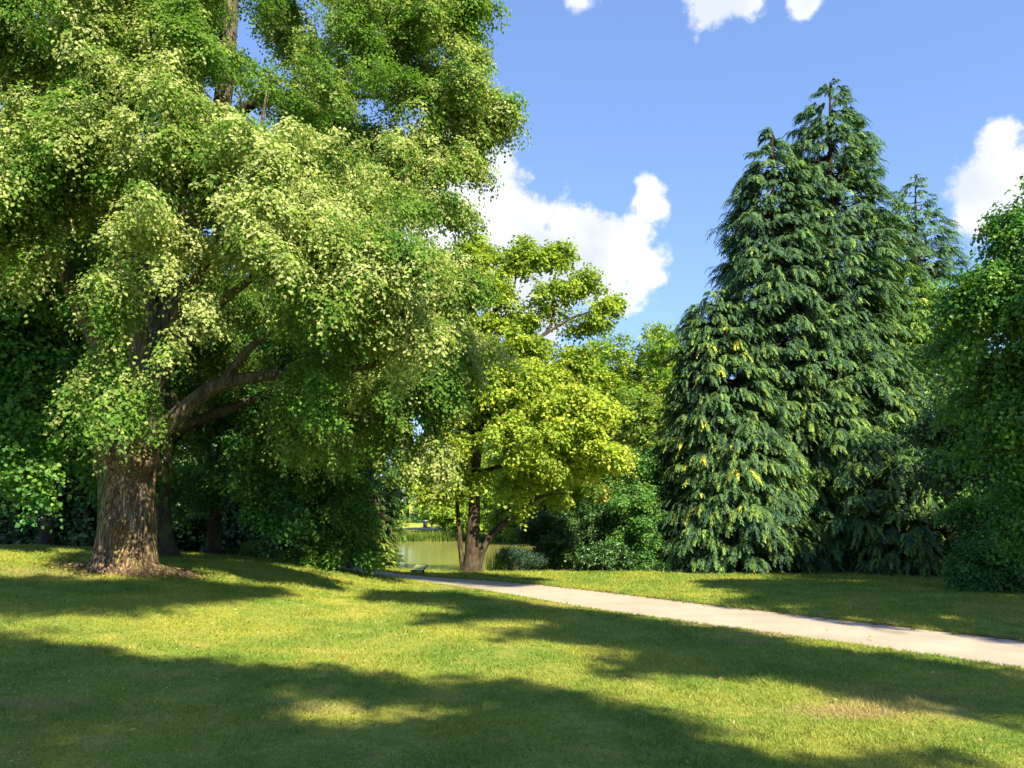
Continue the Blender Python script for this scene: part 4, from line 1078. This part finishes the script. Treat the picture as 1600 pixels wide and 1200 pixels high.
def grass():
    g = np.random.default_rng(5); n = 230000
    u = g.random(n); y0, y1, p = 3.6, 29.5, .75       # denser close by
    y = (y0 ** (1 - p) + u * (y1 ** (1 - p) - y0 ** (1 - p))) ** (1 / (1 - p)); x = g.uniform(-1, 1, n) * (y * .74 + 1.2)
    # tufts lean together in little clumps
    pd = path_dist(x, y); k = pd > PATH_HW + .05; x, y, pd = x[k], y[k], pd[k]
    x = np.repeat(x, 3) + g.normal(size=3 * len(x)) * .012 * np.repeat(1 + y / 8, 3); y = np.repeat(y, 3) + g.normal(size=3 * len(y)) * .012 * np.repeat(1 + y / 8, 3)
    z = ground_h(x, y, np.repeat(pd, 3)); cl = noise3(np.stack([x, y, 0 * x], 1), 2.6, 3, 2)
    H = (.024 + .0012 * y) * g.uniform(.4, 1.7, len(x)) * (1 + .5 * cl); W = (.0042 + .00085 * y) * g.uniform(.7, 1.3, len(x))
    kind(blades('grass', x, y, z, H, W, .75, ground_material('grass_blades', True), g), 'stuff')['label'] = 'short mown grass of the lawn'
    # ragged longer grass along both path edges
    c = PATHC[(PATHC[:, 1] > 1) & (PATHC[:, 1] < 30)]; T = nrm(np.gradient(c, axis=0)); S = np.stack([-T[:, 1], T[:, 0]], 1)
    i = g.integers(0, len(c), 26000); sd = g.choice([-1, 1], 26000); o = PATH_HW + .02 + np.abs(g.normal(size=26000)) * .05
    q = c[i] + S[i] * (sd * o)[:, None] + T[i] * g.uniform(-.09, .09, (26000, 1)); z = ground_h(q[:, 0], q[:, 1])
    H = g.uniform(.02, .06, 26000); kind(blades('edge_grass', q[:, 0], q[:, 1], z, H, .006 + .0008 * q[:, 1], .8, bpy.data.materials['grass_blades'], g), 'stuff')['label'] = 'ragged grass fringe along the path edges'


grass()


def scatter_flat(name, x, y, s, cols, mat, g, lift=.015, label=''):
    z = ground_h(x, y) + lift; n = len(x); P0 = np.stack([x, y, z], 1); tip = np.stack([*g.normal(size=(2, n)), g.normal(size=n) * .25], 1)
    o = leaf_mesh(name, P0, tip, np.array([0, 0, 1.]) + g.normal(size=(n, 3)) * .35, s, s * .75, cols, mat, None, False)
    kind(o, 'stuff'); o['label'] = label
    return o


def litter():
    g = np.random.default_rng(6)
    n = 2600; y = 4.2 + 12 * g.random(n) ** 1.3; x = g.uniform(-.75, .75, n) * y; k = (path_dist(x, y) > 1.3) & (noise3(np.stack([x, y, 0 * x], 1), .5, 2) > -.1); x, y = x[k], y[k]
    scatter_flat('clover_flowers', x, y, np.full(len(x), .017) * g.uniform(.7, 1.3, len(x)), np.tile([.62, .62, .52], (len(x), 1)), LM_gen, g, .03, 'tiny white clover flowers scattered in the lawn')
    a = g.uniform(0, 2 * pi, 1500); r = .5 + np.abs(g.normal(size=1500)) * .5; x1, y1 = TRUNK1[0] + r * np.cos(a) * 1.5, TRUNK1[1] + r * np.sin(a) * .9
    x2 = -15.6 + g.normal(size=900) * 2.2; y2 = 24.3 + g.normal(size=900) * .7
    c = PATHC[(PATHC[:, 1] > 4) & (PATHC[:, 1] < 27)]; i = g.integers(0, len(c), 900); T = nrm(np.gradient(c, axis=0)); S = np.stack([-T[:, 1], T[:, 0]], 1)
    sd = np.where(g.random(900) < .75, -1, 1); q = c[i] + S[i] * (sd * (PATH_HW - .02 - np.abs(g.normal(size=900)) * .07))[:, None]
    n4 = 220; y4 = 5 + 18 * g.random(n4); x4 = g.uniform(-.7, .7, n4) * y4
    x = np.concatenate([x1, x2, q[:, 0], x4]); y = np.concatenate([y1, y2, q[:, 1], y4]); n = len(x)
    pal = np.array([[.22, .11, .05], [.32, .19, .08], [.15, .08, .04], [.38, .28, .10]]); cols = pal[g.integers(0, 4, n)]
    scatter_flat('fallen_leaves', x, y, g.uniform(.03, .07, n), cols, LM_gen, g, .03, 'brown fallen leaves round the lime roots and along the path edge')


litter()


def reeds():
    g = np.random.default_rng(8); n = 15000; x = g.uniform(-32, 32, n); sh = 77 + 1.2 * np.sin(x * .13) + .02 * np.abs(x)
    y = sh - .6 + np.abs(g.normal(size=n)) * .7; z = np.maximum(base_h(x, y), WATER_Z - .1)
    H = g.uniform(.5, 1.15, n) * (1 + .4 * noise3(np.stack([x, y * 0, 0 * x], 1), .35, 2)); t = np.array([[.06, .13, .02], [.11, .20, .03], [.20, .24, .05]])[g.integers(0, 3, n)]
    o = kind(blades('reeds', x, y, z, H, np.full(n, .10), .18, LM_gen, g, t), 'stuff'); o['label'] = 'green reeds fringing the far bank of the pond'
    n = 14000; x = g.uniform(-30, 30, n); y = 79 + 20 * g.random(n); z = base_h(x, y)
    o = kind(blades('meadow_grass', x, y, z, g.uniform(.1, .28, n), np.full(n, .22), .4, LM_gen, g, np.array([[.22, .24, .03], [.16, .22, .03], [.30, .27, .06]])[g.integers(0, 3, n)]), 'stuff'); o['label'] = 'yellowish long grass between reeds and far path'
    b = at(783, 29.7); n = 380; r = np.abs(g.normal(size=n)).clip(0, 1.6) * .26; a = g.uniform(0, 2 * pi, n); x = b[0] + r * np.cos(a) * 1.3; y = b[1] + r * np.sin(a)
    o = blades('iris_clump', x, y, base_h(x, y), g.uniform(.45, .95, n), np.full(n, .03), .16, LM_gen, g, np.array([[.05, .14, .03], [.09, .20, .04]])[g.integers(0, 2, n)])
    o['label'] = 'clump of upright green iris leaves just right of the catalpa trunk'; o['category'] = 'plant'


reeds()


# ------------------------------------------------------------------ far bank trees and backing shrubs
def cheap_tree(name, label, x, D, h, w, seed, pal, group, mat=LM_gen, n=5000, leaf=.45, cat='tree', lo=.12):
    b = np.array([x, D, float(base_h(x, D))]); g = np.random.default_rng(seed); big = []
    for k in range(12):
        f = (k + .5) / 12; a = g.uniform(0, 2 * pi); rr = w * .5 * (1 - max(0, f - .5) ** 1.4 * 1.6)
        big.append((b + [rr * cos(a) * .7, rr * sin(a) * .7, h * (lo + (.95 - lo) * f)], (w * .33, w * .33, h * .11), 1.0))
    c = catmull([b - [0, 0, .2], b + [0, 0, h * .5], b + [.1, 0, h * .85]], 20); r = np.linspace(.03 * h, .008 * h, 20)
    t = thing(name, label, cat, b, group); T = Tubes(); T.add(c, r, 10); T.build('trunk', BK_dark, t)
    C, R, K = subclumps(big, .5, (w * .09, w * .17), seed)
    foliage('crown', C, R, t, mat, n, leaf, leaf * .75, pal, seed=seed, detail=False, m=6, spray=leaf * 1.6, inner=.7, up=.8, flat=.6)


g0 = np.random.default_rng(12)
spotsx = np.linspace(-78, 84, 17)
whereabouts = ['far left end', 'left end', 'left part', 'left part nearer the pond gap', 'left of the pond gap', 'pond gap, left side', 'pond gap, middle', 'pond gap, right side', 'left of the catalpa stem line',
               'catalpa crown', 'catalpa right side', 'bank shrubs', 'low sunlit cypress', 'tall cypresses', 'light cypress', 'right edge tree', 'far right end']
for i, x in enumerate(spotsx):
    cheap_tree('far_tree', 'far park tree across the pond, behind the ' + whereabouts[i], x, 132 + g0.uniform(-8, 10), g0.uniform(10, 14.5), g0.uniform(10, 13), 700 + i, [PAL_FAR, PAL_MID][i % 2], 'far trees across the pond', n=9000, leaf=.6, lo=.03)
for i, (x, D, h, w) in enumerate([(-9.5, 121, 3.2, 4), (-13.5, 119, 3.6, 5), (-5, 124, 2.6, 4), (3.5, 122, 3.4, 5)]):
    cheap_tree('far_shrub', ['small dark shrub on the far lawn above the litter bin', 'larger shrub left of the litter bin on the far lawn', 'low shrub right of the litter bin on the far lawn', 'far shrub right of the catalpa trunk'][i],
               x, D, h, w, 740 + i, PAL_MAPLE, 'shrubs on the far lawn', n=3000, leaf=.3, cat='shrub', lo=.05)
for i, (x, D, h, w) in enumerate([(-30, 33, 6, 6), (-25, 36, 6, 6), (-20.5, 35, 5.5, 6), (-16, 37, 5.5, 5.5), (-12, 36, 5.2, 5), (-8.2, 37, 5.0, 4.5), (-14, 33, 3.6, 4), (-19, 31.5, 3.4, 4), (-10, 32.5, 3.6, 4)]):
    cheap_tree('understory_shrub', 'shady evergreen shrub in the wood, ' + ['at the far left edge', 'behind the maple trunk', 'between maple trunk and burled lime', 'behind the burled lime', 'behind the second lime trunk', 'behind the leafy shrub',
               'low, just right of the second lime trunk', 'low, left of the burled lime', 'low, beside the leafy shrub'][i], x, D, h, w, 760 + i, PAL_DARK, 'shrubs under the dark trees', mat=LM_dark, n=9000, leaf=.22, cat='shrub', lo=.03)
for i, (x, D, h, w) in enumerate([(9, 38, 7, 6), (14, 37, 7, 6), (19, 36, 7, 6), (25, 34, 8, 7), (31, 30, 8, 7)]):
    cheap_tree('understory_shrub', 'shady shrub behind the cypresses, ' + ['at the left end', 'behind the tallest cypress', 'behind the light cypress', 'behind the dense evergreen', 'beyond the right edge tree'][i], x, D, h, w, 780 + i, PAL_DARK, 'shrubs behind the cypresses', mat=LM_dark, n=8000, leaf=.25, cat='shrub', lo=.03)


# ------------------------------------------------------------------ small furniture
def boxv(c, s, R=None):
    c = np.asarray(c, float); s = np.asarray(s, float) / 2
    v = np.array([[x, y, z] for x in (-1, 1) for y in (-1, 1) for z in (-1, 1)]) * s
    if R is not None: v = v @ R.T
    q = [(0, 1, 3, 2), (4, 6, 7, 5), (0, 4, 5, 1), (2, 3, 7, 6), (0, 2, 6, 4), (1, 5, 7, 3)]
    return v + c, q


def boxes(name, lst, mat, parent, bev=.004):
    V = []; Q = []; n = 0
    for e in lst:
        v, q = boxv(*e); V.append(v); Q += [tuple(k + n for k in f) for f in q]; n += 8
    o = mesh_obj(name, np.concatenate(V), Q, mat=mat, parent=parent)
    m = o.modifiers.new('bevel', 'BEVEL'); m.width = bev; m.segments = 2
    return o


def info_board():
    b = G(655, 895.5); t = thing('information_board', 'small tilted information board beside the path at the pond', 'sign', b)
    a = radians(28); ya = radians(-25)
    Rx = np.array([[1, 0, 0], [0, cos(a), -sin(a)], [0, sin(a), cos(a)]]); Rz = np.array([[cos(ya), -sin(ya), 0], [sin(ya), cos(ya), 0], [0, 0, 1]]); R = Rz @ Rx
    dk = simple_mat('dark_metal', (.03, .035, .035), .4); pn = simple_mat('pale_green_panel', (.45, .52, .20), .35, 0, 9, .12); wh = simple_mat('white_print', (.7, .72, .62), .4)
    c = b + np.array([0, 0, .17]); N_ = R @ np.array([0, 0, 1.])
    boxes('frame', [(c, (.50, .40, .035), R)], dk, t)
    boxes('panel', [(c + N_ * .021, (.45, .35, .006), R)], pn, t, .001)
    boxes('header_strip', [(c + N_ * .026 + R @ np.array([0, -.14, 0]), (.45, .05, .004), R)], wh, t, .0005)
    for sx in (-.2, .2): boxes('leg', [(b + Rz @ np.array([sx, -.05, .06]), (.05, .05, .2), Rz)], dk, t)


info_board()


def litter_bin():
    b = at(663, 107); t = thing('litter_bin', 'grey litter bin beside the path on the far bank', 'bin', b)
    dk = simple_mat('bin_dark', (.05, .05, .055), .5); sl = simple_mat('bin_slats', (.16, .13, .12), .7)
    T = Tubes(); T.add([b + [0, 0, .05], b + [0, 0, .85]], [.24, .24], 24); T.build('liner', dk, t)
    boxes('slats', [(b + [.29 * cos(k * pi / 8), .29 * sin(k * pi / 8), .47], (.03, .085, .82), np.array([[cos(k * pi / 8), -sin(k * pi / 8), 0], [sin(k * pi / 8), cos(k * pi / 8), 0], [0, 0, 1]])) for k in range(16)], sl, t, .003)
    T = Tubes(); T.add([b + [0, 0, .9], b + [0, 0, .93], b + [0, 0, 1.0], b + [0, 0, 1.03]], [.02, .34, .33, .02], 24); T.build('lid', simple_mat('bin_lid', (.3, .3, .31), .4), t)
    T = Tubes(); T.add([b + [0, 0, .83], b + [0, 0, .92]], [.06, .06], 12); T.build('post', dk, t)


litter_bin()
